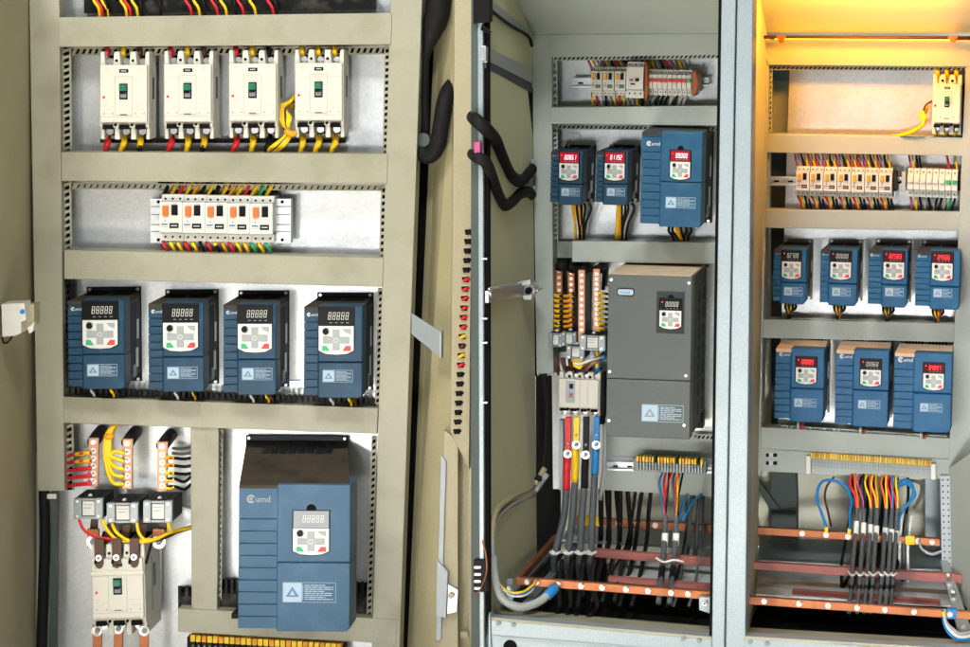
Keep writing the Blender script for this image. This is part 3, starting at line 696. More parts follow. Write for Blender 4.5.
for k in range(4):
    x = 103+k*17
    tag(MB('gloss_black').fslab(FL, [(x,531-k,8),(x-9,562,46),(x-7,562,46),(x+2,531-k,8)], 3, 'black').build('phase_barrier', F=FL), f'black phase barrier on top of the main breaker, {ORD[k]} from left', 'barrier', 'phase barriers on the main breaker')
wire(FL, [(79,520,26),(84,530,30),(96,537,34),(113,539,32)], 1.5, 'red', 'red wire sagging below the left current transformer')
for k, pts in enumerate(([(102,520,28),(108,531,34),(118,540,36),(135,541,36),(150,539,34)], [(112,524,28),(117,533,36),(130,541,38),(150,541,36),(172,532,20),(192,528,-10)], [(137,523,28),(139,533,34),(146,540,36),(160,538,30)], [(168,523,28),(170,529,30),(173,532,24)])):
    wire(FL, pts, 1.7, 'yellow', f'yellow wire under the current transformers, {ORD[k]} from left', 'yellow wires under the current transformers')
wire(FL, [(150,541,34),(165,537,24),(178,531,8),(193,527,-20)], 2.4, 'brown', 'dark brown cable running right above the main breaker')
b = MB('zinc').fpoly(FL, [(152,543),(158,543),(157,604),(151,604)], -16, 18, 'galv'); b.fcyl(FL, 153.5, 601, 1.8, -16, -13, 'void')
tag(b.build('support_bracket', F=FL, bevel=.4), 'narrow grey upright bracket right of the main breaker', 'bracket')
for i, (x, y) in enumerate(((140, 436), (174, 440), (87, 191), (86, 237))):
    pass
# yellow terminal row at the bottom
def terminal_strip(F, x0, x1, y, y2, d, n, label, h=8, base='blackduct', cols=('yellow',), tail=True, rail='galv', extra=None):
    r, o = froot(F, (x0+x1)/2, y, d, 'terminal_strip', label, 'terminal strip')
    MB(base).fpoly(F, [(x0-3,y+2),(x1+3,y+2+y2),(x1+3,y+h*2.2+y2),(x0-3,y+h*2.2)], d-8, 14, base).build('base', r, o, .4)
    p = (x1-x0)/n
    for k in range(n):
        x = x0+k*p; yy = y+y2*k/n; c = cols[k % len(cols)]
        b = MB(c).fpoly(F, [(x+.3,yy),(x+p-.6,yy),(x+p-.6,yy+h*.85),(x+.3,yy+h*.85)], d, 10, c)
        if tail: b.fpoly(F, [(x+.5,yy+h*.9),(x+p-.7,yy+h*.9),(x+p-.7,yy+h*2.1),(x+.5,yy+h*2.1)], d-2, 8, tail if isinstance(tail, str) else 'lightgrey'); b.fcyl(F, x+p*.5, yy+h*1.35, p*.2, d-3, d-1.6, 'midgrey', 6)
        b.build('terminal', r, o, .3)
    return r
terminal_strip(FL, 190, 342, 635, 9, -6, 27, 'row of yellow terminals along the bottom of the beige cabinet', 8, 'blackduct', ('yellow','yellow','amber'), tail='blackduct')

# ================================================================== RIGHT: pair of cabinets
FT = 185                                                  # depth of the outer front edge
rc, ro = froot(FR, 600, 640, 0, 'control_cabinet', 'grey open control cabinet left of the centre post, with the tall grey drive', 'cabinet')
def rp(name, mb, bev=.6): return mb.build(name, rc, ro, bev)
yc, yo = froot(FR, 860, 640, 0, 'control_cabinet', 'grey control cabinet lit yellow by a lamp tube at its top', 'cabinet')
def yp(name, mb, bev=.6): return mb.build(name, yc, yo, bev)

def wd(px, e=8): return FT*(532-px)/46+e
# --- grey cabinet structure
rp('side_wall', MB().fslab(FR, [(486,-70,FT),(532,30,0),(537,566,0),(486,640,FT)], 3, 'greywall'), .2)
rp('ceiling_panel', MB().fslab(FR, [(480,-70,FT+4),(724,-70,FT+4),(724,34,0),(530,34.5,0)], 3, 'greypaint'), .2)
rp('back_wall', MB().fpoly(FR, [(500,20),(735,20),(735,575),(500,575)], -190, 3, 'backwall'), .2)
b = MB('bluegrey').fslab(FR, [(487,-4,wd(487)),(533,33,4),(533,41,4),(487,6,wd(487))], 6, 'bluegrey'); rp('top_beam', b)
b = MB('bluegrey').ftube(FR, [(488,8,wd(488,14)),(510,25,wd(510,14)),(528,36,wd(528,14)),(532,46,14)], 1.6, 'black'); rp('beam_cable', b, 0)
b = MB('zinc').fslab(FR, [(486,46,wd(486,10)),(532,69,10),(532,83,10),(486,60,wd(486,10))], 5, 'zinc')
for k in range(9):
    x = 489+k*4.8; y = 49+(x-486)*.5; b.fslab(FR, [(x,y+1.5,wd(x,10.8)),(x+1.6,y+2.2,wd(x+1.6,10.8)),(x+1.6,y+4.2,wd(x+1.6,10.8)),(x,y+3.5,wd(x,10.8))], .5, 'void')
rp('perforated_beam', b, .3)
b = MB('void').fslab(FR, [(486,60,wd(486,7)),(532,83,7),(532,93,5),(486,68,wd(486,5))], 3, 'darkgrey_paint'); rp('beam_underside', b, 0)
b = MB('void').fpoly(FR, [(471,-30),(478,-30),(480,690),(471,690)], FT+6, 10, 'darkgrey_paint')
b.fpoly(FR, [(483.5,-30),(488,-30),(489,650),(484,650)], FT+3, 10, 'void'); rp('door_gasket', b, .3)
rp('front_edge', MB('bluegrey').fpoly(FR, [(477.5,-30),(482.8,-30),(484.2,655),(479.5,655)], FT+8, 12, 'bluegrey'), .8)
b = MB('gloss_black').fpoly(FR, [(473,-6),(490,-6),(490,22),(473,24)], FT+12, 12, 'black'); b.fpoly(FR, [(482,24),(491,32),(489,34),(480,30)], FT+12, 5, 'gloss_black'); rp('hinge', b)
b = MB('gloss_black').frect(FR, 473.5, 487, 560, 592, FT+12, 8, 'black')
for k in range(4): b.frect(FR, 474, 481, 566+k*7, 569+k*7, FT+13, 2, 'steel')
rp('hinge', b)
for k, y in enumerate((61, 258, 318, 342, 402)):
    rp('gasket_clip', MB('white').frect(FR, 482, 487, y, y+1.5, FT+10, 3, 'steel'), 0)
rp('post', MB().fpoly(FR, [(531.5,34.5),(551.5,34.5),(553.5,374),(536.5,374)], 0, 26, 'greypaint'))
rp('cross_rail', MB().fpoly(FR, [(549,34.4),(724,33.4),(724,54),(550,57)], 1.2, 24, 'greypaint'))
rp('cross_rail', MB().fpoly(FR, [(550,107.5),(722,106),(722,126),(550.5,124)], 1.2, 24, 'greypaint'))
rp('cross_rail', MB().fpoly(FR, [(572,241),(720,242.5),(720,264),(572,262)], 1.2, 24, 'greypaint'))
rp('cross_rail', MB().fpoly(FR, [(550,241),(573,241.2),(573,258),(551,258)], -22, 16, 'greypaint'))
rp('cross_rail', MB().fpoly(FR, [(606,456),(716,460),(716,468),(606,464)], -34.5, 3, 'lightgrey'))
rp('mounting_plate', MB().fpoly(FR, [(549,50),(725,50),(722,496),(604,489),(553,489)], -38, 3, 'galv'), .2)
rp('lower_plate', MB().fpoly(FR, [(606,428),(722,432),(720,497),(604,490)], -36.5, 1.2, 'greypaint'), .2)
rp('recess_dark', MB().fpoly(FR, [(536,376),(560,376),(560,566),(536,566)], -60, 3, 'void'), 0)  # black sheet added to make the recess under the post dark
rp('busbar_backing', MB().fpoly(FR, [(549,258),(590,258),(590,352),(549,352)], -30, 6, 'darkgrey_paint'), .2)
perf_v(rp, FR, 551.5, 557, 60, 107, .3, m='greypaint'); perf_v(rp, FR, 552, 557.5, 126, 241, .5, m='greypaint', pitch=5)
perf_h(rp, FR, 551, 722, 56.5, 61, -2.4, d=-8, m='greypaint', pitch=4.4); perf_h(rp, FR, 551, 722, 124.5, 129, 2, d=-8, m='greypaint', pitch=4.4); perf_h(rp, FR, 695, 716, 434, 440, 1, d=-20, m='greypaint', pitch=4)
rp('post', MB().fpoly(FR, [(722,-30),(736.5,-30),(724,665),(711.5,665)], FT, 30, 'bluegrey'), .9)
rp('post_seal', MB().fpoly(FR, [(719,-30),(722.5,-30),(712,665),(708.8,665)], FT-3, 22, 'void'), .2)
yp('post', MB().fpoly(FR, [(738,-30),(753.5,-30),(745,665),(725.5,665)], FT, 30, 'bluegrey'), .9)
rp('post_seal', MB().fpoly(FR, [(736,-30),(738.5,-30),(726,665),(723.5,665)], FT-4, 20, 'darkgrey_paint'), 0)
# inner cavity seen past the centre post
rp('side_wall', MB().fslab(FR, [(733,-140,FT-31),(733,-140,-190),(721,640,-190),(721,640,FT-31)], 3, 'greywall'), .2)
yp('side_wall', MB().fslab(FR, [(752,-90,FT-28),(768,20,-10),(757,590,-10),(744,660,FT-28)], 2, 'greywall'), .2)
# plinth
pl = MB('bluegrey').fpoly(FR, [(488,617),(712,637),(712,668),(488,668)], FT, 14, 'bluegrey'); rp('plinth', pl, 1)
rp('plinth_ridge', MB('steel').fpoly(FR, [(478,634),(712,652.5),(712,654),(478,636)], FT+1.6, 2, 'lightgrey'), .3)
rp('sill', MB('beige').fslab(FR, [(488,617,FT),(712,637,FT),(712,626,FT-70),(492,607,FT-70)], 3, 'beige'), .3)
b = MB('bluegrey').fpoly(FR, [(478,630),(490,612),(492,668),(478,668)], FT+3, 16, 'bluegrey'); rp('plinth_corner', b, 1)
for (x, y) in ((498,623.5),(513,625),(683,639),(699,641)):
    rp('bolt', MB('midgrey').fcyl(FR, x, y, 2.4, FT, FT+2.5, 'midgrey', 10), .2)
rp('cable_hole', MB('void').fcyl(FR, 510, 647, 7, FT, FT+.8, 'void', 20), 0)
yp('plinth', MB('bluegrey').fpoly(FR, [(744,636),(985,650),(985,680),(744,668)], FT, 14, 'bluegrey'), 1)
yp('sill', MB('beige').fslab(FR, [(744,636,FT),(985,650,FT),(985,641,FT-60),(744,627,FT-60)], 3, 'beige'), .3)
for (x, y) in ((750,642.5),(767,644)): yp('bolt', MB('midgrey').fcyl(FR, x, y, 2.4, FT, FT+2.5, 'midgrey', 10), .2)
# pit floor
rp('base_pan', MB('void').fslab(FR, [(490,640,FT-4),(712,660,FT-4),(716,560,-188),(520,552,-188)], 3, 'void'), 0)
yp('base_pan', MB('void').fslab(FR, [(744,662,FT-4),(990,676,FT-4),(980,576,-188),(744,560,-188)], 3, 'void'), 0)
rp('floor_tray', MB('galv').fslab(FR, [(560,540,-60),(713,548,-60),(713,528,-150),(575,522,-150)], 2, 'bluegrey'), .2)
rp('floor_tray', MB('galv').fslab(FR, [(610,580,60),(713,588,60),(713,566,-20),(606,558,-20)], 2, 'greydust'), .2)
yp('floor_tray', MB('galv').fslab(FR, [(757,560,-30),(950,570,-30),(945,545,-140),(760,538,-140)], 2, 'bluegrey'), .2)
yp('floor_tray', MB('galv').fslab(FR, [(756,594,60),(960,606,60),(952,577,-20),(757,568,-20)], 2, 'greydust'), .2)
b = MB('zinc')
for q in ([(500,600,140),(507,600,140),(572,530,-120),(566,530,-120)], [(521,604,150),(530,604,150),(588,535,-110),(581,535,-110)]): b.fslab(FR, q, 4, 'zinc')
rp('base_rail', b, .4)

# --- yellow lit cabinet structure
yp('back_wall', MB().fpoly(FR, [(735,20),(1000,20),(1000,590),(735,590)], -190, 3, 'backwall'), .2)
yp('ceiling_panel', MB().fslab(FR, [(752,-70,FT),(1000,-70,FT),(1000,33,0),(757,33,0)], 3, 'greypaint'), .2)
yp('post', MB().fpoly(FR, [(757,39),(769.5,39),(760,476),(747.5,476)], 0, 26, 'greypaint'))
yp('post', MB().fpoly(FR, [(966,60),(1000,60),(992,520),(946,520)], .6, 26, 'greypaint'))
yp('cross_rail', MB().fpoly(FR, [(757,40),(1000,40),(1000,67),(769,65)], 1.6, 24, 'greypaint'))
for q in ([(766,134),(967,137.5),(967,156),(766,152.5)], [(764,209.5),(965,212),(965,231),(763.5,228)], [(762,319),(963,323.5),(962.5,342.5),(761.5,338)], [(760,427),(950,438),(950,460),(759,449.5)]):
    yp('cross_rail', MB().fpoly(FR, q, -3, 20, 'greypaint'))
yp('mounting_plate', MB().fpoly(FR, [(790,55),(968,55),(950,462),(777,452)], -38, 3, 'galv'), .2)
perf_v(yp, FR, 768.5, 772.5, 68, 134, -1, m='greypaint', pitch=5); perf_v(yp, FR, 766, 770, 153, 210, -1.5, m='greypaint', pitch=5)
perf_v(yp, FR, 961.5, 967, 158, 212, -.5, m='greypaint', pitch=5); perf_v(yp, FR, 960, 965, 231, 322, -1.5, m='greypaint', pitch=5)
perf_h(yp, FR, 770, 968, 66, 70, 1, d=-8, m='greypaint', pitch=4.4); perf_h(yp, FR, 790, 962, 318, 322.5, 4.5, d=-6, m='greypaint', pitch=4.4); perf_h(yp, FR, 780, 948, 425, 430, 11, d=-6, m='greypaint', pitch=4.6)
yp('back_post', MB().fpoly(FR, [(771,55),(792,55),(797,560),(771,560)], -120, 20, 'darkgrey_paint'), .3)
yp('lit_panel', MB().fpoly(FR, [(769,80),(794,82),(792,134),(769,133)], -60, 3, 'greypaint'), .2)  # paler sheet added where lamplight brightens the back post
yp('brace', MB().fpoly(FR, [(750,478),(757,478),(780,510),(772,512)], -110, 8, 'darkgrey_paint'), .3)
yp('terminal_rail', MB().fpoly(FR, [(748,448),(782,450),(963,460),(960,480),(748,471)], -1, 12, 'greypaint'))
b = MB('void')
for y in (453.5, 461.5): b.frect(FR, 766, 777, y, y+3.4, 0, 1.5, 'void'); b.frect(FR, 769, 773, y-.3, y+3.6, .4, 1.4, 'zinc')
yp('rail_slots', b, 0)
for n, (x0, x1, x2, y0, y1) in enumerate(((742,751,-1,474,560),(940,951,2,476,580))):
    b = MB('zinc').fpoly(FR, [(x0,y0),(x1,y0),(x1+x2,y1),(x0+x2,y1)], 8 if n else 20, 10, 'lightgrey')
    for k in range(int((y1-y0)/6)):
        for xx in ((.25, .7) if n else (.5,)): b.fcyl(FR, x0+(x1-x0)*xx+x2*k/14, y0+4+k*6, .9, 19 if not n else 7, 20.5 if not n else 8.5, 'void', 6)
    yp('perforated_upright', b, .3)
yp('side_wall', MB().fslab(FR, [(949,468,6),(990,440,120),(1000,660,140),(951,585,6)], 3, 'greypaint'), .3)
yp('wall_patch', MB().fpoly(FR, [(925,478),(943,478),(945,560),(925,556)], -120, 4, 'bluegrey'), .2)
b = MB('zinc').fslab(FR, [(940,560,8),(948,560,8),(978,648,150),(962,648,150)], 3, 'zinc')
for (x, y, d) in ((948,575,35),(953,592,60),(962,612,100)): b.fcyl(FR, x, y, 2.2, d+2, d+9, 'steel')
yp('base_bracket', b, .4)
b = MB('ochre').fslab(FR, [(745,600,80),(757,560,0),(757,610,0),(745,650,80)], 3, 'ochre'); yp('corner_plate', b, .3)

# lamp at the top
r, o = froot(FR, 860, 37, 40, 'cabinet_lamp', 'lit warm lamp tube with dark holder under the yellow cabinet top', 'lamp')
MB('tube_glow').ftube(FR, [(775,38,14),(860,38.3,14),(955,38.6,14)], 1.2, 'tube_glow', 10, False).build('tube', r, o)
b = MB('brown').ftube(FR, [(757,37,26),(860,37.4,26),(1000,38,26)], 1.8, 'brown', 10, False); b.build('holder', r, o)
for x in (781, 953):
    b = MB('copper').fcyl(FR, x, 40, 3, 22, 30, 'copper'); b.frect(FR, x-5, x+5, 35.5, 39, 29, 4, 'copper'); b.build('clip', r, o, .4)

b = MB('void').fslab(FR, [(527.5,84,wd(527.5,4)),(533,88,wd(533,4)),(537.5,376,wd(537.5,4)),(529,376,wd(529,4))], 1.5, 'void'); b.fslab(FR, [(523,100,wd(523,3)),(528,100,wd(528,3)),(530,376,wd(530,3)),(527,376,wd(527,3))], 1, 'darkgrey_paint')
rp('corner_shade', b, 0)  # black strips stand in for the shade between wall and post
# --- hoses and latch on the left wall
ridged(FR, [(473,117,FT-12),(477,121,FT+16),(487,130,wd(487,16)),(495,140,wd(495,16)),(502,158,wd(502,14)),(510,175,wd(510,14)),(520,181,wd(520,12)),(527,174,wd(527,9)),(531,169,wd(531,6))], 6.2, 'upper black corrugated hose crossing the pale side wall of the grey cabinet')
ridged(FR, [(473,154,FT-12),(477,157,FT+16),(486,163,wd(486,14)),(492,178,wd(492,14)),(498,195,wd(498,14)),(504,205,wd(504,14)),(511,202,wd(511,14)),(519,194,wd(519,12)),(527,192,wd(527,9)),(531,195,wd(531,6))], 5.6, 'lower black corrugated hose crossing the pale side wall of the grey cabinet')
for y, lb in ((169, 'upper'), (195, 'lower')):
    tag(MB('midgrey').fcyl(FR, 530, y, 5.5, 8, 14, 'heatsink').fcyl(FR, 532, y-7, 2, 6, 16, 'steel').build('hose_gland', F=FR, bevel=.5), f'small gland at the inner end of the {lb} black corrugated hose', 'gland')
tag(MB('red').frect(FR, 474, 480, 142, 156, FT+20, 8, 'magenta').build('warning_tape', F=FR, bevel=.5), 'small pink tape piece between two black hoses at the door edge', 'tape')
r, o = froot(FR, 510, 293, 100, 'door_latch', 'chrome latch arm on the side wall left of the grey post', 'latch')
MB('zinc').fslab(FR, [(489,291,wd(489,20)),(522,283,wd(522,20)),(522,297,wd(522,20)),(489,303,wd(489,20))], 4, 'zinc').build('arm', r, o, .5)
MB('steel').ftube(FR, [(489,289,wd(489,24)),(522,281,wd(522,24))], 1.4, 'steel', 8, False).ftube(FR, [(490,289,wd(490,24)),(491,299,wd(491,24))], 1.6, 'steel', 8, False).build('rod', r, o)
b = MB('steel').fcyl(FR, 528, 291, 7, 24, 46, 'steel', 14).fcyl(FR, 528, 291, 3.5, 44, 52, 'gloss_black', 10).fcyl(FR, 537, 291, 1.5, 26, 46, 'steel', 8); b.fpoly(FR, [(521,281),(530,280),(531,284),(522,286)], 60, 20, 'steel'); b.fpoly(FR, [(522,296),(532,295),(531,300),(524,300)], 60, 20, 'white')
b.build('catch', r, o, .4)
MB('zinc').fslab(FR, [(508,301,wd(508,12)),(522,298,wd(522,12)),(516,311,wd(516,12))], 2, 'darkgrey_paint').build('spring_plate', r, o)

# --- row 1: rail with breakers
din_rail(FR, 572, 592, 83, -20, 'left stub of the mounting rail in the grey cabinet top row', 10, 0)
din_rail(FR, 696, 709, 82, -20, 'right stub of the mounting rail in the grey cabinet top row', 9, 0)
p0 = None
l3 = ['left', 'middle', 'right']
for i in range(3):
    M = place(FR, 591+i*11.8, 67+i*.1, 4); lb = f'narrow white breaker with yellow button, {l3[i]} of three, grey cabinet top row'
    if p0 is None: p0 = rcbo(M, lb, 'yellow-button breakers in the grey cabinet', 11.7, 29, 'amber')
    else: tag(copy_tree(p0, M), lb)
r = empty('residual_current_breaker', place(FR, 626.5, 62, 8), 'tall white breaker block with tiny red and black switches, between two rows of narrow breakers', 'circuit breaker')
b = MB('white').box(0, 17.5, 0, 5, -34, -6); b.box(0, 17.5, 4.6, 27, -34, 0); b.box(0, 17.5, 26, 36, -34, -4); b.box(0, 17.5, 25.5, 28.5, -34, -2, 'lightgrey'); b.build('housing', r, None, .5)
b = MB('void')
for k in range(3): b.cyl(3+k*5.6, 2.6, .8, -7, -5.5, 'void', 8); b.cyl(3+k*5.6, 31.5, .9, -5, -3.5, 'void', 8)
b.build('terminal_screws', r); MB('red').box(3.5, 7, 17, 18.8, -.5, 1.5, 'red').build('test_button', r); MB('black').box(9.6, 13, 16, 19, -.5, 2, 'black').build('toggle', r); MB('gloss_black').box(4.5, 9, 21, 22.6, -.2, .4, 'gloss_black').build('rating_label', r)
for x, y0, y1, w, lb in ((646, 61, 103, 3.2, 'thin orange resin divider plate beside the tall white breaker block'), (694.5, 70, 97, 6, 'lumpy orange resin block on the right end of the breaker row')):
    b = MB('resin').fpoly(FR, [(x-w/2,y0+3),(x,y0),(x+w/2,y0+5),(x+w*.7,(y0+y1)/2),(x+w/2,y1-6),(x-w*.2,y1),(x-w/2,y1-4)], 10, 30, 'resin'); tag(b.build('resin_block', F=FR, bevel=1.2), lb, 'resin block')
p0 = None
for i in range(9):
    M = place(FR, 648+i*4.85, 69.5+i*.1, 4); lb = (f'slim white breaker with red toggle, {ORD[i]} from left, between the orange resin pieces' if i < 8 else 'slim white breaker with green toggle beside the orange resin block')
    if p0 is None: p0 = mcb(M, lb, 'slim breakers in the grey cabinet', 4.8, 26)
    else:
        c = tag(copy_tree(p0, M), lb)
        if i == 8:
            for ch in c.children:
                if ch.name.startswith('toggle'): ch.data = ch.data.copy(); ch.data.materials[0] = MATS['green']
pal = ['magenta','yellow','greywire','magenta','yellow','blackwire','red','yellow','blackwire','red','yellow','whitewire','blackwire','red','yellow','greywire','blackwire','red','magenta','greywire','yellow','greywire']
for k in range(22):
    x = 592+k*4.5; ty = 69 if (x < 625 or x > 645) else 63
    wire(FR, [(x-6+random.uniform(-1,1),56,-26),(x-3,62,-14),(x-.5,ty-1,-16),(x,ty+4,-22)], 1.25, pal[k], f'{ORD[k]} wire from left above the grey cabinet breaker row, {CN[pal[k]]}', 'wires above the grey cabinet breakers')
    y0 = 93 if x < 625 or x > 645 else 97; x2 = x+1 if k < 12 else x-5; c = pal[(k*5+1) % 22] if k < 12 else random.choice(['blackwire','greywire','whitewire','blackwire','magenta'])
    wire(FR, [(x,y0,-20),(x,y0+3,-10),((x+x2)/2,y0+8,-10),(x2,110,-24)], 1.2, c, f'{ORD[k]} wire from left under the grey cabinet breaker row, {CN[c]}', 'wires under the grey cabinet breakers')

# --- row 2: drives
dkw = dict(fl=1, topm='heatsink', kp=(9.5, 1, 19.5, 28), lab=(12, 37, 18, 8), lg=(1.6, 4, 3), ngr=8, gr0=.2)
drive(FR, 550.5, 150.5, 33, 54, 70, 34, 'small blue drive with red digits, left of the pair in the grey cabinet', 'blue drives in the grey cabinet', '00861', 'led_hot', 'led_back_red', col=9, **dkw)
drive(FR, 596, 150.5, 33, 54, 70, 34, 'small blue drive with red digits, right of the pair in the grey cabinet', 'blue drives in the grey cabinet', '01192', 'led_hot', 'led_back_red', col=8, **{**dkw, 'kp': (9.5, 1, 20, 28)})
drive(FR, 641.5, 131, 62, 95, 80, 44, 'medium blue drive with keypad hole, upper right in the grey cabinet', 'blue drives in the grey cabinet', '00000', 'led_hot', 'led_back_red', col=20, kp=(30, 18, 20, 29), lab=(26, 65, 30, 11), lg=(5, 10, 5.5), split=50, blue='blue_mid', cut=3, ngr=9, gr0=.22, top=3, topm='heatsink')
def dangle(F, x, y, y1, spec, where, d=-4, sp=5):
    for j, (dx, ex, c) in enumerate(spec):
        wire(F, [(x+dx*.5,y-3,-2),(x+dx*.6,y+3,d+4),(x+dx*.2+ex*.6,y+(y1-y)*.5,d),(x+ex,y1-3,d-8),(x+ex*1.05,y1+6,d-22)], 1.35 if c != 'yellow' else 1.2, c, f'{ORD[j]} wire from left under the {where}, {CN[c]}', f'wires under the {where}')
dangle(FR, 578, 206, 240, [(-9,-2,'yellow'),(-5,-3,'yellow'),(-2,2,'blackwire'),(2,4,'amber'),(6,3,'blackwire'),(12,5,'blackwire'),(22,6,'blackwire')], 'left small drive of the grey cabinet')
dangle(FR, 620, 206, 240, [(-4,-4,'yellow'),(-2,-3,'yellow'),(1,0,'amber'),(3,2,'blackwire'),(9,3,'blackwire'),(14,2,'blackwire'),(19,4,'greywire'),(24,6,'blackwire')], 'right small drive of the grey cabinet')
dangle(FR, 676, 228, 243, [(-12,-2,'blackwire'),(-6,2,'blackwire'),(0,4,'yellow'),(4,6,'amber'),(9,8,'blackwire'),(18,8,'blackwire'),(26,12,'blackwire')], 'medium drive of the grey cabinet')
b = MB('heatsink').frect(FR, 597, 633, 262, 270, -20, 10, 'void')
b = MB('white').frect(FR, 566, 580, 133, 150, -36, 2, 'galv').fcyl(FR, 572, 140, 1.2, -36, -34.5, 'steel'); tag(b.build('joint_plate', F=FR, bevel=.3), 'small plate with bolt above the left small drive of the grey cabinet', 'plate')

# --- tall grey drive
r = empty('frequency_drive', place(FR, 608.5, 274.5, 72, -.3), 'tall dark grey drive with oval badge in the grey cabinet', 'drive')
g_ = MB('greydrive').box(0, 84.5, 0, 103.6, -20, 0); g_.build('front_cover', r, None, .8)
MB('greydrive').box(0, 84.5, 104.2, 162, -20, -.4).build('terminal_cover', r, None, .8)
b = MB('heatsink').box(.5, 84, 1, 160, -108, -19, 'heatsink')
for k in range(7): b.box(83.8, 84.6, 20+k*19, 33+k*19, -90, -86, 'black'); b.box(83.8, 84.5, 20+k*19, 33+k*19, -60, -56, 'black')
b.box(60, 86, 150, 166, -100, -84, 'black'); b.build('heat_sink', r, None, .5)
MB('tandust').box(1, 83, -1, 1.2, -104, -3, 'tandust').build('top_vent', r, None, .3)
b = MB('midgrey').box(10, 86, -8, 3, -110, -107, 'darkgrey_paint')
for x in (22, 76): b.cyl(x, -3.5, 1.6, -107, -105, 'white', 10)
b.build('mounting_flange', r, None, .5)
for (x, y) in ((3,5),(81.5,6),(3,97),(80,98.5),(3,146),(79,148)): MB('steel').cyl(x, y, 1.5, -.2, 1, 'steel', 10).build('screw', r)
b = MB('gloss_black').prism([(9,15.5),(10.5,13.2),(25,13.2),(26.5,15.5),(26.5,18.5),(25,20.8),(10.5,20.8),(9,18.5)], -.2, .8, 'gloss_black'); b.prism([(9.9,15.8),(11,14.2),(24.5,14.2),(25.6,15.8),(25.6,18.2),(24.5,19.8),(11,19.8),(9.9,18.2)], .7, 1.1, 'label_print'); b.text('Cumd', 12.2, 18.4, 1.2, 4, 'label_mid'); b.build('badge', r)
MB('heatsink').box(49, 77.5, 15, 57, -1, .3, 'heatsink').build('keypad_recess', r, None, .3)
MB('void').cyl(63.5, 21, 3, -1, .6, 'void', 14).build('keypad_notch', r)
keypad(r, 52.5, 22, 22, 30, .5, '00000', 'led_white')
warn_label(r, 36, 128.5, 42, 17, -.3, 'label_print', 'midgrey')
wire(FR, [(600,262,-30),(604,268,-30),(603,290,-30)], 2, 'blackwire', 'black cable dropping behind the top left corner of the tall grey drive')

# --- busbar group
bb = [(559,266,345,-12,'brown','copper'),(571,268,340,-8,'brown','copper'),(581.5,270,345,16,'copper','copper_pale'),(596.5,269,332,16,'copper','copper_pale')]
bw = ['leftmost dark','second dark','third pale','rightmost pale']
for i, (x, y0, y1, d, m1, m2) in enumerate(bb):
    r, o = froot(FR, x, y1, d, 'busbar', f'upright copper bar with many screws, {bw[i]} of four left of the grey drive', 'busbar', 'upright copper bars in the grey cabinet')
    MB(m2).fpoly(FR, [(x-3.4,y0),(x+3.4,y0),(x+3.4,y1),(x-3.4,y1)], d, 3, m2).build('bar', r, o, .4)
    MB('rubber').ftube(FR, [(x+6,y0-2,-30),(x+3,y0,-4),(x+.5,y0+1,d-4)], 5, 'rubber', 10).build('insulator', r, o)
    n = 11
    for k in range(n): MB('steel').fcyl(FR, x, y0+5+k*(y1-y0-8)/n, 1.6, d-.5, d+1.6, 'steel', 8).fcyl(FR, x, y0+5+k*(y1-y0-8)/n, .8, d+1, d+2.2, 'midgrey', 6).build('screw', r, o)
for k in range(8):
    y = 293+k*5.1
    wire(FR, [(598,y,20),(603,y+.3,16),(608,y+1,2),(614,y+1,-20)], 1.2, 'blackwire', f'yellow sleeved black wire from the rightmost bar to the grey drive, {ORD[k]} from top', 'wires between the copper bar and the grey drive', end=('yellow', [(598,y,20),(600.5,y,19),(604,y+.4,14)]))
    wire(FR, [(574,y+1,6),(566,y+3,4),(558,y+3,-2),(551,y+1,-14)], 1.3, 'blackwire', f'amber striped dark wire across the dark copper bars, {ORD[k]} from top', 'wires across the dark copper bars', end=[('amber', [(572,y+1,7),(567.5,y+3,5.4),(564,y+3,3)]), ('yellow', [(560,y+3,0),(557,y+2.8,-3),(554,y+2,-8)])])
for i, q in enumerate(((549,333,13,14,14),(562,332,14,14,18),(580,335,25,15.5,30),(567,346,17,13,26))):
    ct(FR, *q[:4], q[4], f'dark current transformer above the multi-pole breaker, {["leftmost","second from left","rightmost and widest","lowest middle"][i]}', 36, 'clear' if i > 1 else 'midgrey')
wire(FR, [(597,346,10),(597,356,14),(597,366,10),(594,372,0)], 1.8, 'yellow', 'yellow wire dropping from the widest current transformer')
wire(FR, [(572,360,18),(578,364,22),(588,361,22),(600,357,14),(612,356,-10)], 1.5, 'whitewire', 'pale wire crossing above the multi-pole breaker')
b = MB('yellow').fpoly(FR, [(574,356),(583,357),(584,365),(580,370),(573,367),(572,361)], 22, 8, 'yellow'); tag(b.build('cable_clip', F=FR, bevel=1), 'yellow clip above the multi-pole breaker', 'clip')
tag(MB('bluewire').ftube(FR, [(611,348,-8),(603,356,6),(598,364,8),(596,374,2)], 3.4, 'bluewire', 10).build('cable', F=FR), 'thick blue cable bending down into the multi-pole breaker', 'cable')
tag(MB('copper').ftube(FR, [(585,371,4),(592,363,14),(600,360,12)], 2.4, 'copper_pale', 10).build('cable', F=FR), 'short copper coloured cable above the multi-pole breaker', 'cable')
for k in range(3): wire(FR, [(556+k*7,358,6),(557+k*7,365,8),(559+k*8,374,2)], 2.4, 'brown', f'dark strap into the top of the multi-pole breaker, {l3[k]}', 'dark straps into the multi-pole breaker')
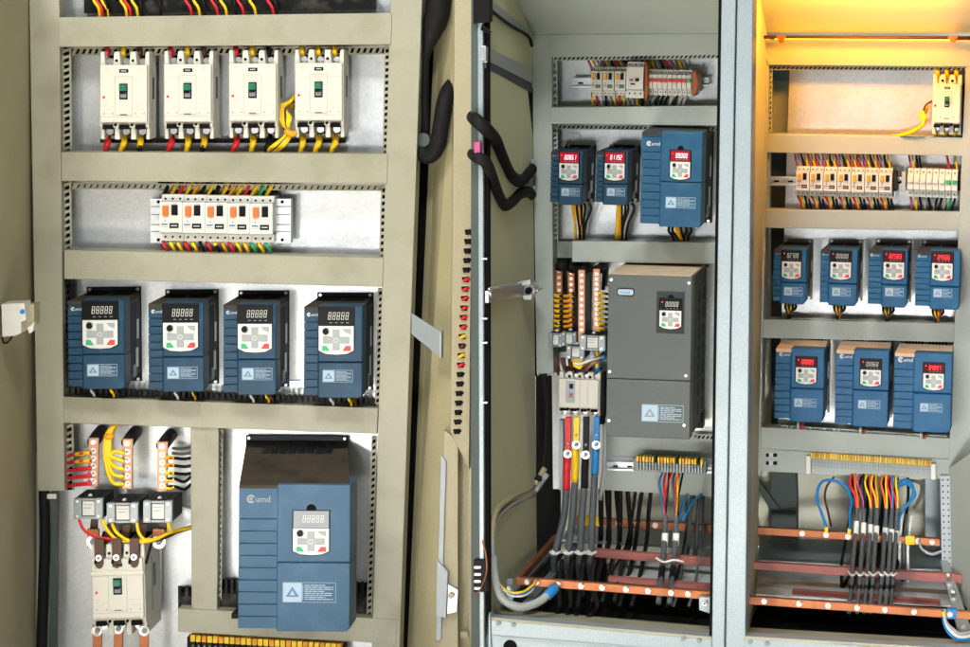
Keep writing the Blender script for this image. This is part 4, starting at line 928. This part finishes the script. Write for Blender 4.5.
# multi pole breaker
r = make_mccb(w=42, h=44, dep=44, poles=4, label='white multi-pole breaker above the red, yellow, black and blue bars', M=place(FR, 579, 373, 22), tog=None)
for ch in list(r.children):
    if ch.name.startswith(('toggle', 'test_button', 'face_marking')): bpy.data.objects.remove(ch)
b = MB('gloss_black').box(-9.5, -5.5, 11, 16, -.2, .6, 'gloss_black').box(-9.5, -5.5, 20, 25, -.2, 1.5, 'midgrey').box(-9, -6, 21, 23, 1, 2, 'red'); b.build('toggle', r)
b = MB('offwhite_mark').box(-13, -3.5, 8, 30, -.2, .25, 'lightgrey'); [b.box(x, x+.5, 4, 36, -.2, .3, 'offwhite_mark') for x in (1, 9)]; b.build('face_marking', r)
tag(MB('rubber').ftube(FR, [(601,372,6),(602,390,8),(602,408,8),(600,422,4)], 5.2, 'rubber', 12).build('cable_sleeve', F=FR), 'braided black sleeve right of the multi-pole breaker', 'sleeve')
# coloured bars + cables
for i, (x, c, cw, yb, y2, xe) in enumerate(((568,'red','red',454,490,555),(576.5,'yellow','yellow',445,482,568),(586,'blackwire','black',455,488,580),(596.5,'bluewire','blue',445,474,591))):
    r, o = froot(FR, x, yb, 24, 'power_cable', f'thick dark cable with {cw} insulated bar and bolted lug under the multi-pole breaker', 'cable', 'thick cables under the multi-pole breaker')
    MB(c).fpoly(FR, [(x-3,417),(x+3,417),(x+2.4,yb+1),(x-3.4,yb+1)], 25, 4, c).fcyl(FR, x-.3, yb-10, 1.5, 24, 26, 'lightgrey', 8).build('insulated_bar', r, o, .6)
    MB('steel').fcyl(FR, x-.5, yb, 4.2, 24, 27, 'steel', 14).fcyl(FR, x-.5, yb, 2.2, 26, 30, 'midgrey', 6).build('bolt', r, o)
    sl0 = c if c != 'blackwire' else 'rubber'
    MB(sl0).ftube(FR, [(x-.6,yb+3,22),(x-1,yb+12,22),(x-1.6,y2,20)], 3.7, sl0, 10).build('lug_sleeve', r, o)
    MB('greysleeve').ftube(FR, [(x-1.6,y2-2,20),(x-4,515,26),(xe,553,40),(xe-1,568,40),(xe+3,600,20)], 3.4, 'greysleeve', 10).build('cable', r, o)
    MB('whitewire').ftube(FR, [(xe-5,552,46),(xe,554,48),(xe+5,552,44)], 1.5, 'whitewire', 6).ftube(FR, [(xe-3,550,48),(xe+2,555,49)], 1, 'whitewire', 6).build('cable_tie', r, o)
tag(MB('greywire').frect(FR, 559, 563, 420, 490, 4, 10, 'lightgrey').build('support_strip', F=FR, bevel=.4), 'pale upright strip left of the red insulated bar', 'strip')
wire(FR, [(604,420,0),(605,440,2),(604,470,2),(600,500,4)], 2.2, 'greywire', 'grey cable right of the blue insulated bar', name='cable', cat='cable')
for k, x in enumerate((601, 609, 620)): wire(FR, [(x,484,-60),(x,520,-60),(x-1,545,-70),(x-6,570,-80)], 2.8, 'rubber', f'black cable hanging behind the grey lower plate, {l3[k]} of three', 'black cables behind the lower plate', name='cable', cat='cable')
for k, x in enumerate((690, 698)): wire(FR, [(x+2,496,-50),(x,515,-40),(x-2,545,-40),(x-6,575,-30),(x-10,600,-30)], 2.4, 'greysleeve', f'dark cable by the centre post, {["left","right"][k]} of two', 'dark cables beside the centre post', name='cable', cat='cable')

# terminal strip and its wires
din_rail(FR, 607, 712, 466, -30, 'mounting rail under the tall grey drive', 9, 3)
terminal_strip(FR, 636, 703, 456, 3.5, 2, 22, 'yellow and grey terminal strip under the tall grey drive', 6.8, 'midgrey', ('yellow','amber','yellow','yellow','amber','yellow','black'))
tw = [('bluewire',661,664),('red',664,664),('blackwire',667,665),('red',670,666),('greysleeve',673,675),('yellow',676,676),('red',678,677),('blackwire',681,678)]
for k, (c, x0, x1) in enumerate(tw):
    wire(FR, [(x0+2,472,-8),(x0+1.5*(k%3-1),482,0),(x1-2+k%3*2,500,4),(x1,518,6)], 1.15, c, f'{ORD[k]} thin wire from left below the grey drive terminal strip, {CN[c]}', 'thin wires below the grey drive terminals')
for k in range(2): wire(FR, [(702-k*14,494,-24),(693-k*9,502,-10),(686-k*6,514,-2),(682-k*3,520,2)], 1.3, 'bluewire', f'{["right","left"][k]} slanting blue wire joining the cables below the grey drive', 'slanting blue wires')
for k, x in enumerate((665.5, 676.5)):
    r, o = froot(FR, x, 560, 8, 'control_cable', f'grey control cable with white band, {["left","right"][k]} of two below the grey drive', 'cable', 'control cables below the grey drive')
    MB('greysleeve').ftube(FR, [(x,516,6),(x-1,540,8),(x-3,565,40),(x-5,585,84),(x-7,603,110)], 2.8, 'greysleeve', 9).build('cable', r, o)
    MB('whitewire').ftube(FR, [(x-.2,533,7.5),(x-1,546,8.8)], 3.4, 'whitewire', 9, False).build('marker_sleeve', r, o)
    MB('black').ftube(FR, [(x-3.3,568,47),(x-4.6,580,72)], 3.3, 'black', 9, False).build('tape', r, o)
tag(MB('whitewire').ftube(FR, [(656,558,40),(664,562,46),(674,560,46),(684,562,40)], 1.1, 'whitewire', 6).build('cable_tie', F=FR), 'white tie round the two control cables below the grey drive', 'cable tie')

# horizontal bars
def hbar(F, pts, d, label, m, bolts, group=None, marks=()):
    (xa, ya), (xb, yb_), h = pts
    r, o = froot(F, (xa+xb)/2, (ya+yb_)/2, d, 'busbar', label, 'busbar', group)
    MB(m).fpoly(F, [(xa,ya),(xb,yb_),(xb,yb_+h),(xa,ya+h)], d, 6, m).build('bar', r, o, .5)
    for x in bolts:
        y = ya+(yb_-ya)*(x-xa)/(xb-xa)+h*.5
        MB('steel').fcyl(F, x, y, 2.8, d, d+2, 'steel', 10).fcyl(F, x, y, 1.7, d+1.5, d+5, 'steel', 6).build('bolt', r, o)
    for x, c in marks:
        y = ya+(yb_-ya)*(x-xa)/(xb-xa)
        MB(c).fpoly(F, [(x-4.5,y-1),(x+4.5,y-1),(x+4.5,y+h+.5),(x-4.5,y+h+.5)], d+1.2, 8, c).build('tape_mark', r, o, .3)
hbar(FR, ((521,577.5),(712,592),8), 140, 'front copper bar with bolts low in the grey cabinet', 'copper', (527,536,558,581,602,626,648,671,688))
hbar(FR, ((576,516.5),(715,525.5),8), -60, 'rear copper bar with yellow tape low in the grey cabinet', 'copper', (618,637,655,700), marks=((587,'yellow'),(597,'yellow')))
tag(MB('copper').fslab(FR, [(521,577,140),(558,535,-40),(558,542,-40),(521,585,140)], 5, 'copper').build('busbar', F=FR, bevel=.4), 'copper bar running back along the left base of the grey cabinet', 'busbar')
for q, d, lb in (([(590,549),(715,559),(715,567),(590,557)], 20, 'upper red painted bar low in the grey cabinet'), ([(608,577),(714,585),(714,591),(608,582)], 70, 'lower red painted bar low in the grey cabinet')):
    tag(MB('redbar').fpoly(FR, q, d, 8, 'redbar').build('support_bar', F=FR, bevel=.5), lb, 'bar')
b = MB('bluegrey').fpoly(FR, [(507,579),(513,579),(513,600),(507,600)], 150, 4, 'bluegrey'); b.fcyl(FR, 509, 588, 2.6, 149, 155, 'steel'); tag(b.build('corner_bracket', F=FR, bevel=.3), 'small pale bracket at the left end of the front copper bar', 'bracket')
b = MB('bluegrey').fpoly(FR, [(699,597),(711,598),(711,614),(699,610)], 150, 6, 'bluegrey'); b.fcyl(FR, 704.5, 604, 2.2, 149, 155, 'steel').fcyl(FR, 704.5, 604, 1.1, 154, 156, 'void', 6); tag(b.build('corner_bracket', F=FR, bevel=.3), 'small pale bracket at the right end of the front copper bar', 'bracket')
# beige and grey cables lower left
for k in range(2):
    wire(FR, [(545+k*2,468+k*6,6),(532,487+k*7,wd(532,12)),(512,497+k*7,wd(512,12)),(497,510+k*8,wd(497,12)),(492,530+k*4,wd(492,12)),(493,565,wd(493,14))], 3.0, 'greywire' if k else 'beige_wall', f'{["upper beige","lower grey"][k]} cable sweeping down the side wall', 'cables sweeping down the side wall', name='cable', cat='cable')
wire(FR, [(543,374,0),(547,400,-2),(546,440,-2),(543,470,0),(538,480,8)], 4.2, 'rubber', 'thick black cable below the cut end of the grey post', name='cable', cat='cable')
wire(FR, [(493,556,wd(493,14)),(496,582,174),(503,599,176),(520,607,172),(540,601,160),(556,587,146)], 4.0, 'greywire', 'thick grey cable looping to the front copper bar, blue sleeve at its end', name='cable', cat='cable', end=('bluewire', [(547,596,154),(551.5,591.5,150),(555,588,146)]))
for k, c in enumerate(('whitewire', 'bluewire', 'yellow')):
    wire(FR, [(496,580,174),(508,594-k*1.2,172),(522,596-k*2,166),(532,590-k*2,154),(535,583,148)], 1.1, c, f'thin {CN[c]} wire curving to the front copper bar', 'thin wires to the front copper bar', end=('yellow', [(534.3,585,148),(535,581,148)]) if k else None)
wire(FR, [(482,540,FT+14),(486,555,FT+12),(486,575,FT+12),(477,596,FT+16)], .7, 'copper', 'thin copper wire hanging by the hinge')

# --- yellow cabinet devices
M = place(FR, 947.5, 75, 8)
tag(make_mccb(w=29, h=60, dep=34, label='white breaker with three yellow sleeves at the upper right of the yellow cabinet', M=M))
for k in range(3):
    x = 938+k*9.6
    wire(FR, [(x-2,66,-22),(x-1,71,-8),(x,77,-10),(x+1,83,-20)], 2.2, 'yellow', f'{PN[k]} yellow sleeved wire atop the yellow cabinet breaker', 'yellow wires atop the yellow cabinet breaker')
    wire(FR, [(x-1,124,-14),(x-2,130,-8),(x-2.4,136,-10),(x-3,142,-22)], 2.2, 'yellow', f'{PN[k]} yellow sleeved wire below the yellow cabinet breaker', 'yellow wires below the yellow cabinet breaker')
tag(MB('blackduct').fpoly(FR, [(963,84),(969,80),(969,134),(961,134)], -10, 10, 'blackduct').build('wiring_duct', F=FR, bevel=.3), 'dark upright duct right of the yellow cabinet breaker', 'duct')
for i in range(5):
    wire(FR, [(928-i,106+i*3,-8),(923-i*.8,112+i,2),(926-i*.6,120+i,4+i),(918-i*1.5,128+i,2),(908-i*2,133+i*.6,-4),(900-i*2,136,-20)], 1.7, 'yellow' if i != 2 else 'amber', f'{ORD[i]} strand of the knotted yellow wires left of the yellow cabinet breaker', 'knotted yellow wires')
wire(FR, [(932,101,0),(926,105,2),(923,112,2)], 1.1, 'brown', 'thin dark wire above the knotted yellow wires')
for k, (x0, y0, x1, y1) in enumerate(((795,114,803,128), (855,94,866,114))):
    pass
din_rail(FR, 768, 798, 181, -20, 'left stub of the rail beside seven orange-button breakers', 9, .6)
din_rail(FR, 892, 908, 182, -20, 'rail stub between orange-button breakers and slim breakers', 9, .3)
o7 = ['leftmost','second from left','third from left','middle','third from right','second from right','rightmost']
p0 = None
for i in range(7):
    M = place(FR, 796+i*13.8, 167+i*.35, 4); lb = f'white breaker with orange button, {o7[i]} in the row of seven'
    if p0 is None: p0 = rcbo(M, lb, 'orange-button breakers in the yellow cabinet', 13.7, 29, 'amber')
    else: tag(copy_tree(p0, M), lb)
p0 = None
for i in range(8):
    M = place(FR, 907.5+i*6.3, 169+i*.25, 4); lb = (f'slim white breaker, {ORD[i]} from left beside seven orange-button breakers' if i < 6 else f'slim white breaker with green toggle, {["left","right"][i-6]} of two in the yellow cabinet')
    if p0 is None: p0 = mcb(M, lb, 'slim breakers in the yellow cabinet', 6.2, 28, 'white')
    else:
        c = tag(copy_tree(p0, M), lb)
        if i > 5:
            for ch in c.children:
                if ch.name.startswith('toggle'): ch.data = ch.data.copy(); ch.data.materials[0] = MATS['green']
for x, lb in ((894.5, 'dark end clamp right of seven orange-button breakers'), (903.5, 'pale end clamp left of the slim breakers, yellow cabinet'), (959.5, 'dark end clamp right of the slim breakers, yellow cabinet')):
    tag(MB('black').frect(FR, x-2, x+2.2, 172, 191, -4, 20, 'lightgrey' if 'pale' in lb else 'blackduct').build('rail_end_clamp', F=FR, bevel=.4), lb, 'clamp')
pat = ['red','yellow','blackwire','blackwire']
for k in range(28):
    x = 798+k*3.42; c = ['red','yellow','blackwire','yellow','blackwire','greywire'][(k*5) % 6] if k % 4 else 'magenta'
    wire(FR, [(x-3+random.uniform(-1.5,1),154,-24),(x-2,160,-12),(x,167,-14),(x,172,-20)], 1.15, c, f'{ORD[k]} wire from left above seven orange-button breakers, {CN[c]}', 'wires above the seven orange-button breakers')
    c2 = pat[k % 4]; c2 = 'magenta' if c2 == 'red' and k % 8 else c2
    wire(FR, [(x,193,-18),(x+.3,197,-8),(x+2+(2 if k % 4 == 0 else 0),205,-8),(x+4+random.uniform(-2,1),213,-24)], 1.15, c2, f'{ORD[k]} wire from left below seven orange-button breakers, {CN[c2]}', 'wires below the seven orange-button breakers',
         end=('yellow', [(x,193,-18),(x+.3,197,-8),(x+.8,200,-7.5)]) if k % 2 else None)
for k in range(11):
    x = 911+k*4.4; c = ['magenta','yellow','blackwire','greywire','blackwire','greywire','blackwire','blackwire','greywire','green','blackwire'][k]
    wire(FR, [(x,194,-18),(x,198,-8),(x+1-(k>5)*3,205,-8),(x+1-(k>5)*5,214,-24)], 1.25, c, f'{ORD[k]} wire from left below the slim yellow cabinet breakers, {CN[c]}', 'wires below the slim yellow cabinet breakers')
for k, (x, c) in enumerate(((910,'magenta'),(913,'yellow'),(917,'blackwire'),(920,'blackwire'),(948,'red'),(956,'yellow'))):
    wire(FR, [(x-1,155,-24),(x,161,-12),(x+1,168,-14),(x+1,174,-20)], 1.2, c, f'{ORD[k]} wire from left above the slim yellow cabinet breakers, {CN[c]}', 'wires above the slim yellow cabinet breakers')

d4 = [(773.5,248.5,33.5,55,'02700','led_white','gloss_black'),(820.5,249,37.6,56,'00000','led_white','gloss_black'),(868.6,249,39.4,57.5,'02583','led_red','led_back_dim'),(916,250,44.5,58.5,'04566','led_red','led_back_dim')]
cw_ = [8,9,14,15]
for i, (x, y, w, h, dg, led, bk) in enumerate(d4):
    c = cw_[i]; kw = 20.5 if i else 19
    drive(FR, x, y, w, h, 64, 30, f'small blue drive in the upper row of the yellow cabinet, {names4[i]} of four', 'upper four drives of the yellow cabinet', dg, led, bk, col=c, kp=(c+1.5 if i else 9, 1, kw, 28.5), lab=(c+3.5, 38, 18.5, 8.5), lg=(1.8, 4.5, 3.2), ngr=8, gr0=.2, blue='blue_teal', bx=(3, .6), topm='heatsink', fl=3, flm='midgrey')
    dangle(FR, x+w*.45, y+h+1, y+h+15, [(-5,0,'blackwire'),(-2,1,'yellow'),(1,2,'blackwire'),(4,2,'amber' if i % 2 else 'yellow'),(7,1,'red' if i == 3 else 'blackwire'),(12,0,'blackwire')], f'{names4[i]} upper drive in the yellow cabinet', 4)
d3 = [(775.6,347.5,49.5,73.5,'00885','led_red','led_back_dim'),(836,349,53.5,77,'00860','led_white','gloss_black'),(894.5,352,58,79,'04097','led_red','led_back_dim')]
for i, (x, y, w, h, dg, led, bk) in enumerate(d3):
    drive(FR, x, y, w, h, 76, 40, f'medium blue drive in the lower row of the yellow cabinet, {l3[i]} of three', 'lower three drives of the yellow cabinet', dg, led, bk, col=16+i*2, kp=(21+i*4.2, 8+i*.6, 20.5, 27), lab=(20+i*3.4, 50, 22, 8.5), lg=(3.5, 5, 5.6), split=40, top=4, topm='tandust', ngr=8, gr0=.22, blue='blue_teal', bx=(3, 2), foot=4, fl=4, flm='midgrey')
    dangle(FR, x+w*.5, y+h+1, y+h+9, [(-4,-2,'whitewire'),(0,0,'brown'),(4,2,'copper' if i else 'red')], f'{l3[i]} lower drive of the yellow cabinet', 6)
terminal_strip(FR, 810, 932, 452.5, 8, 4, 44, 'long yellow and white terminal strip under the lower drives of the yellow cabinet', 7, 'midgrey', ('yellow','yellow','amber','yellow'), tail='lightgrey')
for n, x in (('left', 809), ('right', 934)):
    tag(MB('whitewire').frect(FR, x-3, x+1.5, 456+(8 if n == 'right' else 0), 474+(6 if n == 'right' else 0), 8, 12, 'white').build('rail_end_clamp', F=FR, bevel=.4), f'white end clamp on the {n} of the long terminal strip', 'clamp')
hbar(FR, ((742,526),(940,539),7.5), -10, 'rear copper bar with yellow tape low in the yellow cabinet', 'copper', (802,826,848,873,918,932), marks=((745,'yellow'),(910,'yellow')))
hbar(FR, ((742,596),(972,612),8), 140, 'front copper bar with bolts low in the yellow cabinet', 'copper', (764,799,828,857,885,914,950), marks=((952,'bluewire'),))
for q, d, lb in (([(743,561.5),(962,575),(962,584),(743,568.5)], 40, 'upper red painted bar low in the yellow cabinet'), ([(792,590),(940,601),(940,606.5),(792,595)], 80, 'lower red painted bar low in the yellow cabinet')):
    tag(MB('redbar').fpoly(FR, q, d, 8, 'redbar').build('support_bar', F=FR, bevel=.5), lb, 'bar')
# cables of the yellow cabinet
ctab = [(853,857,852),(861,864,860),(868,871,867),(874,877,873),(884,886,882),(890,892,888),(894,897,893)]
cwc = ['red','orange','magenta','blackwire','yellow','red','yellow','amber','orange','yellow','red','bluewire','red','yellow']
for k, (xa, xb, xc) in enumerate(ctab):
    for j in range(2):
        c = cwc[k*2+j]
        wire(FR, [(xa-1+j*3.4,474+k*.4,2),(xa-3+j*5,484,10),(xb-1.5+j*2.2,498,12),(xb+j*.6,512,12)], 1.2, c, f'{ORD[k*2+j]} thin wire from left below the long terminal strip, {CN[c]}', 'thin wires below the long terminal strip')
    dd = 14+(k % 2)*8
    r, o = froot(FR, xb, 560, dd, 'control_cable', f'grey control cable with white band low in the yellow cabinet, {ORD[k]} from left', 'cable', 'control cables in the yellow cabinet')
    MB('greysleeve').ftube(FR, [(xb+.3,508,12),(xb-1,532,dd),(xc+1,562,dd+30),(xc-.5,585,dd+62),(xc-3,613,dd+90)], 2.1, 'greysleeve', 9).build('cable', r, o)
    MB('whitewire').ftube(FR, [(xb-.3,521+k*1.6,dd-.5),(xb-1,534+k*1.6,dd+.5)], 2.8, 'whitewire', 9, False).build('marker_sleeve', r, o)
    MB('black').ftube(FR, [(xc,578,dd+51),(xc-.8,590,dd+68)], 2.5, 'black', 9, False).build('tape', r, o)
    tag(MB('whitewire').ftube(FR, [(xc-4,572,dd+44),(xc,575.5,dd+54),(xc+4,573,dd+44)], 1.1, 'whitewire', 6).build('cable_tie', F=FR), f'white tie on a grey control cable in the yellow cabinet, {ORD[k]} from left', 'cable tie', 'white ties in the yellow cabinet')
bl = [[(852,500,6),(846,487,8),(836,481,6),(822,482,4),(817,497,2),(822,514,0),(827,529,-4)], [(852,500,8),(850,512,6),(850,528,-2)], [(898,486,4),(908,484,10),(915,494,8),(908,504,6),(900,516,6),(897,536,4)], [(898,482,2),(906,480,6),(913,487,6),(911,500,6),(904,508,8)]]
for k, p in enumerate(bl): wire(FR, p, 1.5, 'bluewire', f'blue wire loop below the long terminal strip, {["far left","left of the grey cables","large right","small right"][k]}', 'blue wire loops')
wire(FR, [(834,477,0),(827,486,6),(825,498,4),(828,512,2),(831,526,-4)], 1.2, 'brown', 'thin dark wire inside the left blue loop')
wire(FR, [(905,480,-6),(920,483,-4),(921,494,-4),(914,508,-4)], 1.6, 'greysleeve', 'dark wire arc right of the blue loops')
for k, x in enumerate((826, 849)): tag(MB('yellow').frect(FR, x-1.6, x+2, 527+k*1.2, 533+k*1.2, -2, 4, 'yellow').build('wire_marker', F=FR, bevel=.4), f'yellow marker where a blue wire meets the rear copper bar, {["left","right"][k]}', 'marker')
wire(FR, [(919,541,-4),(922,549,4),(932,554,6),(945,550,2)], 1.6, 'greywire', 'grey wire from rear copper bar to the right upright')
for k in range(4): wire(FR, [(897+k*5,510+k*2,-20),(896+k*4,545,-10),(893+k*5,580,0),(886+k*6,604,6)], 1.5, 'whitewire' if k % 2 else 'greysleeve', f'{ORD[k]} loose cable right of the control cables, {"white" if k % 2 else "dark grey"}', 'loose cables right of the control cables')
for k in range(8):
    x = 850+k*7.5+random.uniform(-2, 2)
    wire(FR, [(x+3,470,-46),(x+random.uniform(-4,4),500,-40),(x-2,535,-36),(x-6+random.uniform(-5,5),565,0),(x-10+random.uniform(-8,8),588,30)], random.choice([1.6,2,2.4]), 'rubber', f'{ORD[k]} black cable from left hanging behind the banded cables', 'black cables behind the banded cables', name='cable', cat='cable')
rq = random.Random(3)
for k in range(5):
    x = (641,650,686,694,703)[k]; a = rq.uniform(-9, 7)
    wire(FR, [(x+2,474,-60),(x+1,490,-58),(x+a*.4,512,-50),(x+a,540,-40),(x+a-5,566,20),(x+a*1.6-9,590,60),(x+a*1.5-14,606,90)], rq.choice([1.4,1.8,2.2]), rq.choice(['rubber','rubber','greysleeve']), f'{ORD[k]} cable from left tangled behind the two banded cables of the grey cabinet', 'tangled cables behind the two banded cables', name='cable', cat='cable')
for k in range(4):
    x = 562+k*11
    wire(FR, [(x,560,60),(x-3,585,80),(x+rq.uniform(-8,4),606,110),(x+rq.uniform(-16,-4),620,130)], 2.2, 'rubber', f'{ORD[k]} black cable from left dropping below the front copper bar', 'black cables below the front copper bar', name='cable', cat='cable')
for k in range(4):
    x = (606,615,627,634)[k]
    a = rq.uniform(-7, 7); wire(FR, [(x,476,-62),(x+1,496,-60),(x+a,540,-40),(x-6+a,556,0),(x-12+a*1.5,572,50),(x-20+a*2,602,95)], rq.choice([1.6,2.0,2.4]), 'rubber', f'{ORD[k]} black cable from left running down past the upper red bar', 'black cables past the upper red bar', name='cable', cat='cable')
for k, c in enumerate(('bluewire', 'whitewire', 'greywire')):
    wire(FR, [(944,609,146),(944+k,622,150),(950+k*2,634-k*2,150),(962,640-k*3,150),(985,636-k*4,140)], 1.6, c, f'{CN[c]} wire curling off the front copper bar at the right edge', 'wires curling at the right edge', end=('yellow', [(944,612,147),(944+k,619,149)]) if k == 0 else None)

tag(FINE_MB.build('fine_wiring', F=FR), 'thin coloured wires above and below the narrow breaker rows of both grey cabinets', 'wiring', None, 'stuff')

# ================================================================== LIGHT
w = bpy.data.worlds.new('World'); scene.world = w; w.use_nodes = True
w.node_tree.nodes['Background'].inputs[0].default_value = (.93, .97, 1, 1); w.node_tree.nodes['Background'].inputs[1].default_value = .09
def area(name, loc, target, size, power, col, sy=None):
    l = bpy.data.lights.new(name, 'AREA'); l.energy = power; l.color = col; l.shape = 'RECTANGLE'; l.size = size; l.size_y = sy or size
    o = bpy.data.objects.new(name, l); COL.objects.link(o); o.location = loc
    o.rotation_euler = (Vector(target)-Vector(loc)).to_track_quat('-Z', 'Y').to_euler(); return o
area('overhead_light', (-2.3, 4.0, 3.9), (-1.1, 6.6, .9), .6, 88, (1, .97, .91), .4)
area('overhead_light', (-.5, 3.9, 3.9), (.1, 6.7, .8), .6, 80, (.94, .985, 1), .4)
area('fill_light', (-2.1, 1.0, .62), (-.7, 6.5, .9), .32, 13, (1, .97, .98), .45)  # unseen low lamp, placed to put a glare spot on the left plate
area('fill_light', (-1.15, 1.0, .85), (0, 6.5, 1.1), .5, 20, (.96, .985, 1), .4)  # unseen lamp added so the right plates catch a bright reflection
l = area('overhead_light', (-1.6, 3.9, 3.5), (-1.6, 3.9, 0), .8, 260, (1, .98, .95), .8); l.data.spread = math.radians(50)  # added downlight: whitens the floor that the lower left plate mirrors
l = area('fill_light', (-1.9, .8, .5), (-1.2, 6.5, .42), .5, 1.3, (1, .99, .97), .4); l.data.spread = math.radians(17)  # added narrow beam, unseen, lifts the lower left bay
l = area('fill_light', (.35, .6, .62), (.12, 6.95, .36), .5, 3.2, (1, .99, .96), .4); l.data.spread = math.radians(20)  # added narrow beam, unseen, brightens the back walls low on the right
lp_ = FR.M @ FR.loc(860, 8, 110)
l = area('cabinet_lamp_light', lp_, FR.M @ FR.loc(855, 90, -30), .46, 5, (1, .40, .03), .05)
scene.view_settings.view_transform = 'Standard'; scene.view_settings.look = 'None'; scene.view_settings.exposure = 0; scene.view_settings.gamma = 1
